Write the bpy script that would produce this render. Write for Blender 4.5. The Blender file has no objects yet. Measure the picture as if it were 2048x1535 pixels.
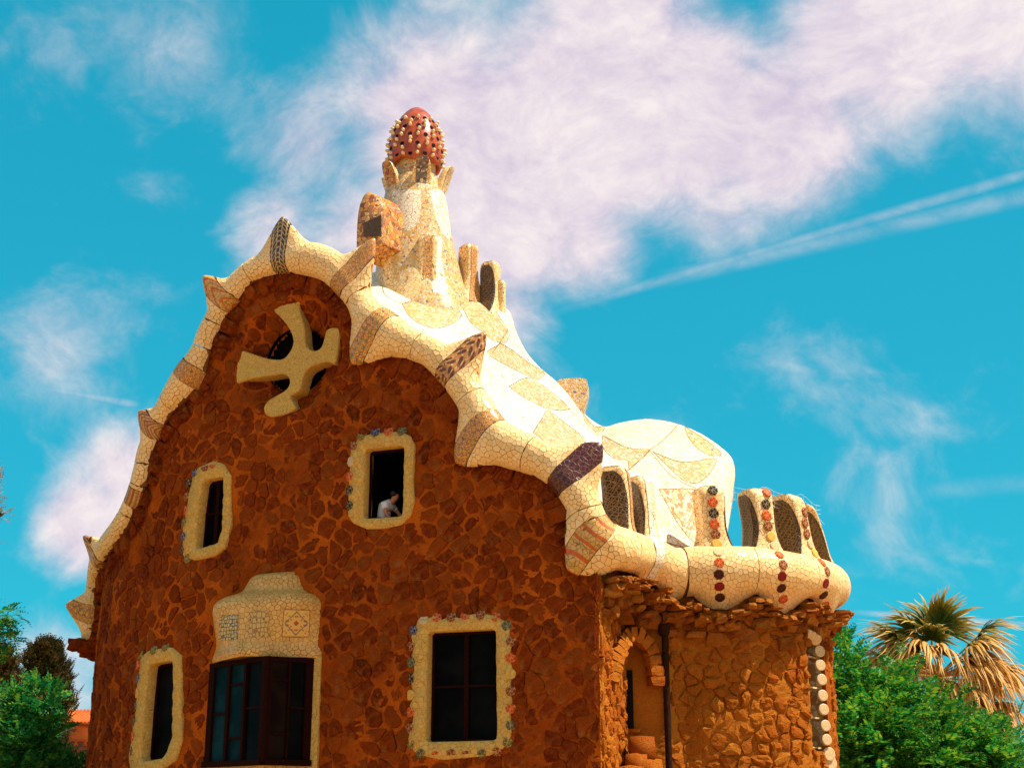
import bpy, bmesh, math, random
import numpy as np
from mathutils import Vector, Matrix

SC = bpy.context.scene
COL = SC.collection
rnd = random.Random(7)
NR = np.random.default_rng(11)
R = math.radians

# ------------------------------------------------------------------ camera
CAM_Z, PITCH, FPX = 1.6, R(17.0), 50.0 / 36.0 * 2048.0
cam = bpy.data.cameras.new("camera")
cam.lens, cam.sensor_width, cam.clip_start, cam.clip_end = 50.0, 36.0, 0.1, 3000.0
camo = bpy.data.objects.new("camera", cam)
camo.location = (0, 0, CAM_Z)
camo.rotation_euler = (math.pi / 2 + PITCH, 0, 0)
COL.objects.link(camo)
SC.camera = camo

# ------------------------------------------------------------------ sun
SUN_AZ = np.array((0.967, -0.245)); SUN_AZ = SUN_AZ / np.linalg.norm(SUN_AZ)
SUN_EL = R(58)
SUN_DIR = Vector((SUN_AZ[0] * math.cos(SUN_EL), SUN_AZ[1] * math.cos(SUN_EL), math.sin(SUN_EL)))
sl = bpy.data.lights.new("sun", "SUN")
sl.energy, sl.angle, sl.color = 5.0, R(0.53), (1.0, 0.93, 0.80)
so = bpy.data.objects.new("sun", sl)
so.rotation_euler = SUN_DIR.to_track_quat("Z", "Y").to_euler()
so.location = (40, -12, 60)
COL.objects.link(so)

vs = SC.view_settings
vs.view_transform, vs.look, vs.exposure, vs.gamma, vs.use_curve_mapping = "Standard", "None", 0.64, 1.0, False


# ------------------------------------------------------------------ pixel <-> ray helpers (only used to measure the photograph)
def ray(px, py):
    x = (px - 1024.0) / FPX
    v = (767.5 - py) / FPX
    return np.array((x, math.cos(PITCH) - v * math.sin(PITCH), math.sin(PITCH) + v * math.cos(PITCH)))


def at(px, py, Y):
    d = ray(px, py)
    p = d * (Y / d[1])
    p[2] += CAM_Z
    return p


def proj(P):
    P = np.asarray(P, float)
    X, Y, Z = P[..., 0], P[..., 1], P[..., 2] - CAM_Z
    dep = Y * math.cos(PITCH) + Z * math.sin(PITCH)
    up = -Y * math.sin(PITCH) + Z * math.cos(PITCH)
    return np.stack((1024 + FPX * X / dep, 767.5 - FPX * up / dep, dep), -1)


def inpoly(x, y, poly):
    x, y = np.asarray(x, float), np.asarray(y, float)
    res = np.zeros(x.shape, bool)
    n = len(poly)
    for i in range(n):
        x0, y0 = poly[i]
        x1, y1 = poly[(i + 1) % n]
        if y0 == y1:
            continue
        c = ((y0 > y) != (y1 > y)) & (x < (x1 - x0) * (y - y0) / (y1 - y0) + x0)
        res ^= c
    return res


# ------------------------------------------------------------------ node helpers
class NT:
    def __init__(self, tree):
        self.t = tree
        self.n, self.l = tree.nodes, tree.links

    def add(self, typ, ins=None, **props):
        nd = self.n.new(typ)
        for k, v in props.items():
            setattr(nd, k, v)
        for k, v in (ins or {}).items():
            s = nd.inputs[k]
            if isinstance(v, bpy.types.NodeSocket):
                self.l.new(v, s)
            elif isinstance(v, bpy.types.Node):
                self.l.new(v.outputs[0], s)
            else:
                s.default_value = v
        return nd

    def math(self, op, a, b=0.0, c=0.0, clamp=False):
        return self.add("ShaderNodeMath", {0: a, 1: b, 2: c}, operation=op, use_clamp=clamp).outputs[0]

    def mix(self, f, a, b, blend="MIX"):
        nd = self.add("ShaderNodeMix", {0: f, 6: a, 7: b}, data_type="RGBA", blend_type=blend)
        return nd.outputs[2]

    def ramp(self, f, stops, interp="LINEAR"):
        nd = self.add("ShaderNodeValToRGB", {0: f})
        cr = nd.color_ramp
        cr.interpolation = interp
        while len(cr.elements) > 1:
            cr.elements.remove(cr.elements[-1])
        cr.elements[0].position, cr.elements[0].color = stops[0][0], (*stops[0][1], 1)
        for p, c in stops[1:]:
            e = cr.elements.new(p)
            e.color = (*c, 1)
        return nd.outputs[0]

    def maprange(self, v, a, b, c=0.0, d=1.0, smooth=False):
        return self.add("ShaderNodeMapRange", {0: v, 1: a, 2: b, 3: c, 4: d},
                        interpolation_type="SMOOTHSTEP" if smooth else "LINEAR").outputs[0]


def rgba(c):
    return (c[0], c[1], c[2], 1.0)


def new_mat(name):
    m = bpy.data.materials.new(name)
    m.use_nodes = True
    m.node_tree.nodes.clear()
    nt = NT(m.node_tree)
    out = nt.add("ShaderNodeOutputMaterial")
    bs = nt.add("ShaderNodeBsdfPrincipled")
    nt.l.new(bs.outputs[0], out.inputs[0])
    nt.bs = bs
    nt.set = lambda k, v: (nt.l.new(v, bs.inputs[k]) if isinstance(v, bpy.types.NodeSocket) else setattr(bs.inputs[k], "default_value", v))
    return m, nt


# ------------------------------------------------------------------ world: physical sky plus broken cloud
def make_world():
    w = bpy.data.worlds.new("World")
    SC.world = w
    w.use_nodes = True
    w.node_tree.nodes.clear()
    nt = NT(w.node_tree)
    out = nt.add("ShaderNodeOutputWorld")
    bg = nt.add("ShaderNodeBackground", {1: 0.066})
    nt.l.new(bg.outputs[0], out.inputs[0])
    sky = nt.add("ShaderNodeTexSky", sky_type="NISHITA", sun_disc=False, sun_elevation=SUN_EL,
                 sun_rotation=math.atan2(SUN_AZ[0], SUN_AZ[1]), air_density=1.0, dust_density=0.6, ozone_density=1.5, altitude=100)
    tc = nt.add("ShaderNodeTexCoord")
    dirv = tc.outputs["Generated"]
    # graded turquoise air
    tint = nt.mix(1.0, sky.outputs[0], rgba((0.10, 1.35, 1.12)), "MULTIPLY")
    sep = nt.add("ShaderNodeSeparateXYZ", {0: dirv})
    up = sep.outputs[2]
    flat = nt.mix(nt.maprange(up, 0.0, 0.75), rgba((0.35, 4.9, 7.3)), rgba((0.05, 3.6, 5.6)))
    base = nt.mix(0.72, tint, flat)
    # clouds in direction space: streaky noise pulled along one axis
    mp = nt.add("ShaderNodeMapping", {0: dirv, 2: (0, R(24), 0), 3: (2.5, 2.5, 3.2)})
    warp = nt.add("ShaderNodeTexNoise", {0: mp.outputs[0], 2: 2.0, 3: 3.0, 4: 0.5})
    wv = nt.add("ShaderNodeVectorMath", {0: warp.outputs["Color"], 1: (0.5, 0.5, 0.5)}, operation="SUBTRACT")
    wv2 = nt.add("ShaderNodeVectorMath", {0: wv.outputs[0], 3: 0.35}, operation="SCALE")
    wv3 = nt.add("ShaderNodeVectorMath", {0: mp.outputs[0], 1: wv2.outputs[0]}, operation="ADD")
    n1 = nt.add("ShaderNodeTexNoise", {0: wv3.outputs[0], 2: 2.6, 3: 7.0, 4: 0.54})
    n2 = nt.add("ShaderNodeTexNoise", {0: wv3.outputs[0], 2: 13.0, 3: 9.0, 4: 0.66})
    blobs = []
    for (px, py, rad, amp) in CLOUDS:
        d = ray(px, py)
        d = d / np.linalg.norm(d)
        ds = nt.add("ShaderNodeVectorMath", {0: dirv, 1: tuple(d)}, operation="DISTANCE").outputs["Value"]
        blobs.append(nt.maprange(ds, rad / FPX, 0.0, 0.0, amp, True))
    for (d, rad, amp) in FILL_CLOUDS:
        d = np.array(d) / np.linalg.norm(d)
        ds = nt.add("ShaderNodeVectorMath", {0: dirv, 1: tuple(d)}, operation="DISTANCE").outputs["Value"]
        blobs.append(nt.maprange(ds, rad, 0.0, 0.0, amp, True))
    tot = blobs[0]
    for b in blobs[1:]:
        tot = nt.math("SMOOTH_MAX", tot, b, 0.15)
    dens = nt.math("ADD", tot, nt.math("MULTIPLY", nt.math("SUBTRACT", n1.outputs[0], 0.5), 0.95))
    dens = nt.math("ADD", dens, nt.math("MULTIPLY", nt.math("SUBTRACT", n2.outputs[0], 0.5), 0.28))
    mask = nt.maprange(dens, 0.12, 0.60, 0.0, 0.98, True)
    # contrails
    for (p0, p1, wdt, a) in TRAILS:
        d0, d1 = ray(*p0), ray(*p1)
        nrm = np.cross(d0, d1)
        nrm /= np.linalg.norm(nrm)
        mid = d0 / np.linalg.norm(d0) + d1 / np.linalg.norm(d1)
        mid /= np.linalg.norm(mid)
        half = np.linalg.norm(d0 / np.linalg.norm(d0) - d1 / np.linalg.norm(d1)) / 2
        dt = nt.add("ShaderNodeVectorMath", {0: dirv, 1: tuple(nrm)}, operation="DOT_PRODUCT").outputs["Value"]
        dm = nt.add("ShaderNodeVectorMath", {0: dirv, 1: tuple(mid)}, operation="DISTANCE").outputs["Value"]
        f = nt.math("MULTIPLY", nt.maprange(nt.math("ABSOLUTE", dt), wdt / FPX, 0.0, 0.0, a, True),
                    nt.maprange(dm, half, half * 0.6, 0.0, 1.0, True))
        f = nt.math("MULTIPLY", f, nt.maprange(n2.outputs[0], 0.3, 0.6, 0.25, 1.0))
        mask = nt.math("MAXIMUM", mask, f)
    cl = nt.ramp(nt.math("ADD", nt.math("MULTIPLY", n2.outputs[0], 0.6), nt.math("MULTIPLY", n1.outputs[0], 0.4)),
                 [(0.32, (0.62, 0.53, 0.69)), (0.48, (0.79, 0.69, 0.77)), (0.62, (0.94, 0.84, 0.84))])
    cl = nt.mix(1.0, cl, rgba((10.0, 10.0, 10.0)), "MULTIPLY")
    cm = nt.n[-1] if False else None
    nt.l.new(nt.mix(mask, base, cl), bg.inputs[0])


CLOUDS = [  # direction of each cloud mass, angular radius, density
    (620, 290, 300, 0.50), (560, 450, 230, 0.46), (760, 470, 320, 0.58), (730, 90, 200, 0.36), (900, 250, 420, 0.78), (1000, 420, 360, 0.76), (1150, 240, 460, 0.84), (1350, 220, 440, 0.84),
    (1560, 250, 370, 0.78), (1720, 80, 400, 0.70), (1250, 60, 420, 0.70), (1950, 40, 330, 0.54), (2060, 130, 230, 0.42),
    (1030, 590, 210, 0.48), (1440, 400, 230, 0.54), (1180, 490, 240, 0.60),
    (110, 670, 260, 0.26), (330, 330, 260, 0.26), (200, 500, 220, 0.12), (360, 130, 320, 0.36), (120, 140, 280, 0.28), (480, 250, 200, 0.26), (250, 620, 240, 0.26), (180, 1050, 210, 0.62), (250, 960, 190, 0.56), (100, 1330, 230, 0.46), (150, 1250, 150, 0.30),
    (60, 620, 180, 0.12), (500, 100, 150, 0.18), (820, 120, 260, 0.48),
    (-900, 600, 700, 0.45), (3100, 200, 900, 0.50), (1200, -1400, 1300, 0.50),
]
FILL_CLOUDS = [((0.2, -1.0, 0.5), 0.9, 0.62), ((-0.9, -0.4, 0.45), 0.8, 0.58), ((0.95, -0.5, 0.3), 0.7, 0.52), ((0, -0.3, 1.0), 0.7, 0.5), ((0.9, 0.5, 0.6), 0.5, 0.5)]  # unseen cloud added out of view to make the fill light whiter
TRAILS = [((1050, 640), (2250, 290), 15, 0.30), ((1250, 575), (2300, 335), 24, 0.26), ((1690, 1222), (2150, 1255), 8, 0.5), ((60, 770), (290, 812), 12, 0.4),
          ((1820, 985), (2150, 955), 26, 0.14)]
make_world()


# ------------------------------------------------------------------ object helpers
def mesh_obj(name, verts, faces, mat, parent=None, smooth=False, kind=None, mats=None, midx=None, origin=None):
    me = bpy.data.meshes.new(name)
    verts = np.asarray(verts, float).reshape(-1, 3)
    if origin is not None:
        verts = verts - np.asarray(origin)
    me.from_pydata(verts.tolist(), [], [tuple(int(i) for i in f) for f in faces])
    for m in (mats or [mat]):
        me.materials.append(m)
    if midx is not None:
        me.polygons.foreach_set("material_index", np.asarray(midx, np.int32))
    if smooth:
        me.polygons.foreach_set("use_smooth", np.ones(len(me.polygons), bool))
    me.update()
    return link(name, me, parent, kind, origin)


def wloc(o):
    """world position of an unrotated chain of parents (a point, or a full matrix for rotated things)"""
    m = Matrix.Identity(4)
    while o is not None:
        m = o.matrix_parent_inverse @ o.matrix_basis if o.parent is not None and False else m
        o = o.parent
    return m


def world_of(o):
    m = o.matrix_basis.copy()
    p = o.parent
    if p is not None:
        return world_of(p) @ o.matrix_parent_inverse @ m
    return m


def link(name, me, parent=None, kind=None, origin=None):
    o = bpy.data.objects.new(name, me)
    COL.objects.link(o)
    if origin is not None:
        o.location = tuple(float(a) for a in origin)
    if parent is not None:
        o.parent = parent
        o.matrix_parent_inverse = world_of(parent).inverted()
    if kind:
        o["kind"] = kind
    return o


def thing(name, label, cat, loc, group=None):
    o = bpy.data.objects.new(name, None)
    o.empty_display_size = 0.3
    COL.objects.link(o)
    o.location = tuple(float(a) for a in loc)
    o["label"], o["category"] = label, cat
    if group:
        o["group"] = group
    return o


def grid_faces(nu, nv, wrap_u=False, wrap_v=False):
    f = []
    for i in range(nu if wrap_u else nu - 1):
        for j in range(nv if wrap_v else nv - 1):
            a, b = i * nv + j, ((i + 1) % nu) * nv + j
            c, d = ((i + 1) % nu) * nv + (j + 1) % nv, i * nv + (j + 1) % nv
            f.append((a, b, c, d))
    return f


def catmull(pts, n):
    """resample a polyline with Catmull-Rom, uniformly by length"""
    P = np.asarray(pts, float)
    Q = np.vstack((2 * P[0] - P[1], P, 2 * P[-1] - P[-2]))
    out = []
    for i in range(1, len(Q) - 2):
        p0, p1, p2, p3 = Q[i - 1], Q[i], Q[i + 1], Q[i + 2]
        for t in np.linspace(0, 1, 24, endpoint=False):
            out.append(0.5 * (2 * p1 + (p2 - p0) * t + (2 * p0 - 5 * p1 + 4 * p2 - p3) * t * t + (3 * p1 - p0 - 3 * p2 + p3) * t ** 3))
    out.append(P[-1])
    out = np.array(out)
    d = np.r_[0, np.cumsum(np.linalg.norm(np.diff(out, axis=0), axis=1))]
    t = np.linspace(0, d[-1], n)
    return np.stack([np.interp(t, d, out[:, k]) for k in range(out.shape[1])], 1)


def chaikin(poly, it=1, k=0.25):
    P = np.asarray(poly, float)
    for _ in range(it):
        Q = np.roll(P, -1, 0)
        P = np.stack((P * (1 - k) + Q * k, P * k + Q * (1 - k)), 1).reshape(-1, P.shape[1])
    return P


# ------------------------------------------------------------------ plan curves
class Plan:
    """a vertical surface over a plan polyline; s = metres along it, off = metres outwards"""

    def __init__(self, pts, step=0.03, smooth=0):
        P = np.asarray(pts, float)
        d = np.r_[0, np.cumsum(np.linalg.norm(np.diff(P, axis=0), axis=1))]
        n = int(d[-1] / step) + 1
        t = np.linspace(0, d[-1], n)
        P = np.stack([np.interp(t, d, P[:, k]) for k in (0, 1)], 1)
        for _ in range(smooth):
            Q = P.copy()
            Q[1:-1] = (P[:-2] + 2 * P[1:-1] + P[2:]) / 4
            P = Q
        d = np.r_[0, np.cumsum(np.linalg.norm(np.diff(P, axis=0), axis=1))]
        self.P, self.s = P, d
        T = np.gradient(P, axis=0)
        T /= np.linalg.norm(T, axis=1)[:, None]
        self.T = T
        self.N = np.stack((T[:, 1], -T[:, 0]), 1)  # right of travel; walls run left -> right, so this faces the camera

    def xy(self, s, off=0.0):
        s = np.asarray(s, float)
        x = np.interp(s, self.s, self.P[:, 0])
        y = np.interp(s, self.s, self.P[:, 1])
        nx = np.interp(s, self.s, self.N[:, 0])
        ny = np.interp(s, self.s, self.N[:, 1])
        l = np.hypot(nx, ny)
        return x + off * nx / l, y + off * ny / l

    def pt(self, s, z, off=0.0):
        x, y = self.xy(s, off)
        return np.stack(np.broadcast_arrays(x, y, z), -1).astype(float)

    def normal(self, s):
        n = np.array((np.interp(s, self.s, self.N[:, 0]), np.interp(s, self.s, self.N[:, 1]), 0.0))
        return n / np.linalg.norm(n)

    def tangent(self, s):
        n = self.normal(s)
        return np.array((-n[1], n[0], 0.0))

    def hit(self, px, py, off=0.0):
        d = ray(px, py)
        a = d[0] / d[1]
        Q = self.P + self.N * off
        az = Q[:, 0] / Q[:, 1] - a
        k = np.nonzero(az[:-1] * az[1:] <= 0)[0]
        if len(k):
            ys = Q[k, 1]
            i = k[np.argmin(ys)]
            f = az[i] / (az[i] - az[i + 1] + 1e-12)
            s = self.s[i] + f * (self.s[i + 1] - self.s[i])
            y = Q[i, 1] + f * (Q[i + 1, 1] - Q[i, 1])
        else:
            i = int(np.argmin(np.abs(az)))
            s, y = self.s[i], Q[i, 1]
        return s, CAM_Z + d[2] * y / d[1]

    def hits(self, pts, off=0.0):
        return np.array([self.hit(x, y, off) for x, y in pts])


TH = R(22)
CORNER = np.array((1.757, 29.0))
# facade: built from the right corner leftwards, then reversed so that s grows to the right
fp = [CORNER]
p = CORNER.copy()
h = TH
L_FLAT, R_ARC = 8.4, 8.2
p = p + L_FLAT * np.array((-math.cos(h), math.sin(h)))
fp.append(p.copy())
while h < R(150):
    h += 0.05 / R_ARC
    p = p + 0.05 * np.array((-math.cos(h), math.sin(h)))
    fp.append(p.copy())
FAC = Plan(fp[::-1])
S_COR = FAC.s[-1]

BC, BR = np.array((4.51, 34.8)), 3.1
def circ(phi, r=BR):
    return BC + r * np.array((math.sin(phi), -math.cos(phi)))
PB = np.array((0.0796 * 31.6, 31.6))
PC = np.array((0.1050 * 31.5, 31.5))
BAY = Plan([CORNER, PB, PC, circ(R(-13))] + [circ(R(a)) for a in range(-11, 165, 2)])
cop_pts = [tuple(q) for q in fp[::-1][:-1]] + [CORNER + np.array((-0.3, 0.12)), CORNER + np.array((0.35, 0.5)), (2.6, 30.9)] + \
    [circ(R(a)) for a in range(-15, 165, 2)]
COP = Plan(cop_pts, 0.03, smooth=160)


# ------------------------------------------------------------------ materials
def obj_coords(nt, scale=1.0):
    tc = nt.add("ShaderNodeTexCoord")
    return tc.outputs["Object"]


def bump(nt, h, strength=0.3, dist=0.02):
    b = nt.add("ShaderNodeBump", {"Strength": strength, "Distance": dist, "Height": h})
    nt.l.new(b.outputs[0], nt.bs.inputs["Normal"])


def rand_of(nt):
    oi = nt.add("ShaderNodeObjectInfo")
    ge = nt.add("ShaderNodeNewGeometry")
    return nt.math("FRACT", nt.math("ADD", oi.outputs["Random"], ge.outputs["Random Per Island"]))


def crackle(nt, co, scale, width, rand=1.0):
    """broken-tile cells: returns (cell colour, distance mask: 1 on tile / 0 in joint)"""
    w = nt.add("ShaderNodeTexNoise", {0: co, 2: scale * 0.35, 3: 2.0})
    wv = nt.add("ShaderNodeVectorMath", {0: w.outputs["Color"], 3: 0.5 / scale}, operation="SCALE")
    cc = nt.add("ShaderNodeVectorMath", {0: co, 1: wv.outputs[0]}, operation="ADD").outputs[0]
    v = nt.add("ShaderNodeTexVoronoi", {"Vector": cc, "Scale": scale, "Randomness": rand}, feature="F1")
    e = nt.add("ShaderNodeTexVoronoi", {"Vector": cc, "Scale": scale, "Randomness": rand}, feature="DISTANCE_TO_EDGE")
    m = nt.maprange(e.outputs["Distance"], width * 0.4, width, 0.0, 1.0)
    return v.outputs["Color"], m


def tile_mat(name, tile_a, tile_b, grout, scale=8.0, width=0.05, rough=0.3, spec=0.45, stain=(0.55, 0.33, 0.12), stain_amt=0.45):
    m, nt = new_mat(name)
    co = obj_coords(nt)
    c, k = crackle(nt, co, scale, width)
    sp = nt.add("ShaderNodeSeparateColor", {0: c})
    base = nt.mix(sp.outputs[0], rgba(tile_a), rgba(tile_b))
    st = nt.add("ShaderNodeTexNoise", {0: co, 2: 1.3, 3: 5.0, 4: 0.65})
    base = nt.mix(nt.maprange(st.outputs[0], 0.46, 0.75, 0.0, stain_amt), base, rgba(stain))
    fine = nt.add("ShaderNodeTexNoise", {0: co, 2: 26.0, 3: 3.0})
    base = nt.mix(nt.maprange(fine.outputs[0], 0.5, 0.8, 0.0, 0.3), base, rgba(stain))
    nt.set("Base Color", nt.mix(k, rgba(grout), base))
    nt.set("Roughness", nt.math("ADD", nt.math("MULTIPLY", nt.math("SUBTRACT", 1.0, k), 0.5), nt.math("ADD", rough, nt.math("MULTIPLY", sp.outputs[1], 0.18))))
    nt.set("Specular IOR Level", spec)
    tilt = nt.math("ADD", k, nt.math("MULTIPLY", sp.outputs[2], 0.5))
    bump(nt, tilt, 0.55, 0.012)
    return m


def mosaic_mat(name, stops, grout, scale=11.0, width=0.06, rough=0.32, interp="CONSTANT"):
    m, nt = new_mat(name)
    co = obj_coords(nt)
    c, k = crackle(nt, co, scale, width)
    sp = nt.add("ShaderNodeSeparateColor", {0: c})
    base = nt.ramp(sp.outputs[0], stops, interp)
    base = nt.mix(nt.math("MULTIPLY", sp.outputs[1], 0.35), base, rgba((0.62, 0.44, 0.2)))
    nt.set("Base Color", nt.mix(k, rgba(grout), base))
    nt.set("Roughness", rough)
    nt.set("Specular IOR Level", 0.45)
    bump(nt, nt.math("ADD", k, nt.math("MULTIPLY", sp.outputs[2], 0.6)), 0.6, 0.012)
    return m


CREAM, CREAM2, GROUT = (0.95, 0.67, 0.33), (0.90, 0.56, 0.22), (0.22, 0.085, 0.02)
MT = {}
MT["cream"] = tile_mat("cream broken tile", CREAM, CREAM2, GROUT, 9.5, 0.045, spec=0.3)
def shard_mat(name, a, b, stain):
    m, nt = new_mat(name)
    co = obj_coords(nt)
    rr = rand_of(nt)
    base = nt.mix(rr, rgba(a), rgba(b))
    st = nt.add("ShaderNodeTexNoise", {0: co, 2: 1.3, 3: 5.0, 4: 0.65})
    base = nt.mix(nt.maprange(st.outputs[0], 0.46, 0.75, 0.0, 0.45), base, rgba(stain))
    fine = nt.add("ShaderNodeTexNoise", {0: co, 2: 30.0, 3: 3.0})
    base = nt.mix(nt.maprange(fine.outputs[0], 0.52, 0.8, 0.0, 0.35), base, rgba(stain))
    nt.set("Base Color", base)
    nt.set("Roughness", nt.math("ADD", 0.26, nt.math("MULTIPLY", rr, 0.2)))
    nt.set("Specular IOR Level", 0.3)
    bump(nt, fine.outputs[0], 0.12, 0.006)
    return m


MT["shard"] = shard_mat("cream tile shard", CREAM, CREAM2, (0.66, 0.38, 0.12))
MT["shard_hood"] = shard_mat("deep yellow shard", (0.80, 0.46, 0.13), (0.66, 0.34, 0.08), (0.46, 0.22, 0.05))  # hood pieces set darker and yellower than the coping pieces
MT["hood"] = tile_mat("deep yellow tile", (0.80, 0.46, 0.13), (0.68, 0.36, 0.085), (0.16, 0.07, 0.02), 9.5, 0.045, spec=0.1)  # darker and yellower than the cream tile
MT["white"] = tile_mat("white broken tile", (0.95, 0.83, 0.66), (0.90, 0.72, 0.48), (0.36, 0.18, 0.055), 9.5, 0.045, stain_amt=0.25)
MT["sand"] = tile_mat("plain cream render", (0.70, 0.42, 0.105), (0.60, 0.34, 0.075), (0.40, 0.20, 0.045), 10.0, 0.035, rough=0.7, spec=0.03)
MT["cross"] = tile_mat("fine cream chips", (0.76, 0.48, 0.12), (0.62, 0.36, 0.08), (0.36, 0.18, 0.04), 26.0, 0.06, rough=0.7, spec=0.03)
MT["mosaic"] = mosaic_mat("mixed mosaic", [(0.0, (0.80, 0.55, 0.26)), (0.34, (0.78, 0.36, 0.05)), (0.52, (0.62, 0.40, 0.22)), (0.64, (0.60, 0.40, 0.18)),
                                           (0.72, (0.86, 0.66, 0.42)), (0.84, (0.16, 0.15, 0.24)), (0.88, (0.55, 0.10, 0.02)), (0.92, (0.72, 0.45, 0.08))], (0.42, 0.24, 0.09), 17.0)
MT["mosaic_pale"] = mosaic_mat("pale mosaic", [(0.0, (0.78, 0.52, 0.24)), (0.3, (0.70, 0.34, 0.07)), (0.55, (0.84, 0.62, 0.38)), (0.75, (0.50, 0.28, 0.12)),
                                               (0.88, (0.66, 0.48, 0.40)), (0.94, (0.76, 0.36, 0.08))], (0.40, 0.22, 0.08), 15.0)
MT["mosaic_dark"] = mosaic_mat("dark mosaic", [(0.0, (0.10, 0.07, 0.10)), (0.4, (0.78, 0.56, 0.32)), (0.6, (0.40, 0.12, 0.03)), (0.75, (0.05, 0.05, 0.10))], (0.2, 0.1, 0.04), 15.0)
MT["hump"] = tile_mat("shade-toned roof tile", (0.94, 0.75, 0.50), (0.89, 0.65, 0.36), (0.42, 0.22, 0.07), 9.5, 0.035, stain_amt=0.35)  # the hump's turn away from the sun is toned into this tile colour
MT["mosaic_orange"] = mosaic_mat("orange mosaic", [(0.0, (0.62, 0.22, 0.02)), (0.4, (0.55, 0.13, 0.015)), (0.65, (0.70, 0.36, 0.05)), (0.85, (0.30, 0.06, 0.01))],
                                 (0.16, 0.06, 0.015), 9.0)
MT["mosaic_brown"] = mosaic_mat("brown white mosaic", [(0.0, (0.84, 0.62, 0.38)), (0.4, (0.50, 0.20, 0.05)), (0.7, (0.66, 0.38, 0.14))], (0.40, 0.20, 0.07), 9.0, 0.05)


def band_mat(name, colA, colB, colC, scale, kind="check"):
    m, nt = new_mat(name)
    uv = nt.add("ShaderNodeUVMap").outputs[0]
    if kind == "check":
        ck = nt.add("ShaderNodeTexChecker", {0: uv, 1: rgba(colA), 2: rgba(colB), 3: scale})
        base = ck.outputs[0]
        br = nt.add("ShaderNodeTexVoronoi", {"Vector": uv, "Scale": scale * 1.0, "Randomness": 0.0}, feature="F1")
        base = nt.mix(nt.maprange(br.outputs["Distance"], 0.20, 0.26, 1.0, 0.0), base, rgba(colC))
    elif kind == "grid":
        br = nt.add("ShaderNodeTexVoronoi", {"Vector": uv, "Scale": scale, "Randomness": 0.0}, feature="F1", distance="CHEBYCHEV")
        base = nt.mix(nt.maprange(br.outputs["Distance"], 0.36, 0.40, 0.0, 1.0), rgba(colA), rgba(colB))
    elif kind == "stripe":
        sp = nt.add("ShaderNodeSeparateXYZ", {0: uv})
        fr = nt.math("FRACT", nt.math("MULTIPLY", sp.outputs[1], scale))
        base = nt.mix(nt.maprange(fr, 0.55, 0.6, 0.0, 1.0), rgba(colA), rgba(colB))
        fr2 = nt.math("FRACT", nt.math("MULTIPLY", sp.outputs[1], scale * 0.62))
        base = nt.mix(nt.maprange(fr2, 0.72, 0.76, 0.0, 1.0), base, rgba(colC))
    else:  # flowers: rings round a regular lattice
        br = nt.add("ShaderNodeTexVoronoi", {"Vector": uv, "Scale": scale, "Randomness": 0.15}, feature="F1")
        rg = nt.math("FRACT", nt.math("MULTIPLY", br.outputs["Distance"], 3.2))
        base = nt.mix(nt.maprange(rg, 0.5, 0.58, 0.0, 1.0), rgba(colA), rgba(colB))
        base = nt.mix(nt.maprange(br.outputs["Distance"], 0.50, 0.56, 0.0, 1.0), base, rgba(colC))
    co = obj_coords(nt)
    _, k = crackle(nt, co, 9.0, 0.05)
    base = nt.mix(k, rgba((0.2, 0.1, 0.03)), base)
    nt.set("Base Color", base)
    nt.set("Roughness", 0.3)
    nt.set("Specular IOR Level", 0.45)
    bump(nt, k, 0.4, 0.01)
    return m


MT["band_black"] = band_mat("black checked band", (0.02, 0.018, 0.02), (0.62, 0.40, 0.16), (0, 0, 0), 9, "grid")
MT["band_plum"] = band_mat("plum tiled band", (0.11, 0.018, 0.022), (0.045, 0.008, 0.010), (0.16, 0.03, 0.03), 9, "grid")
MT["band_check"] = band_mat("brown chequered band", (0.16, 0.035, 0.012), (0.60, 0.24, 0.05), (0.70, 0.45, 0.2), 8, "check")
MT["band_amber"] = band_mat("amber flower band", (0.70, 0.36, 0.07), (0.52, 0.13, 0.03), (0.34, 0.20, 0.10), 8, "flower")
MT["band_vine"] = band_mat("orange vine band", (0.62, 0.18, 0.02), (0.70, 0.46, 0.12), (0.20, 0.17, 0.12), 6.5, "flower")
MT["band_stripe"] = band_mat("striped brick band", (0.36, 0.07, 0.015), (0.62, 0.38, 0.13), (0.5, 0.2, 0.05), 9, "stripe")
MT["band_ladder"] = band_mat("laddered orange band", (0.66, 0.36, 0.10), (0.56, 0.30, 0.06), (0.60, 0.10, 0.005), 5, "stripe")


def co_world(nt):
    """scene-space position, so that weathering runs on from stone to stone"""
    return nt.add("ShaderNodeNewGeometry").outputs["Position"]


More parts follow.
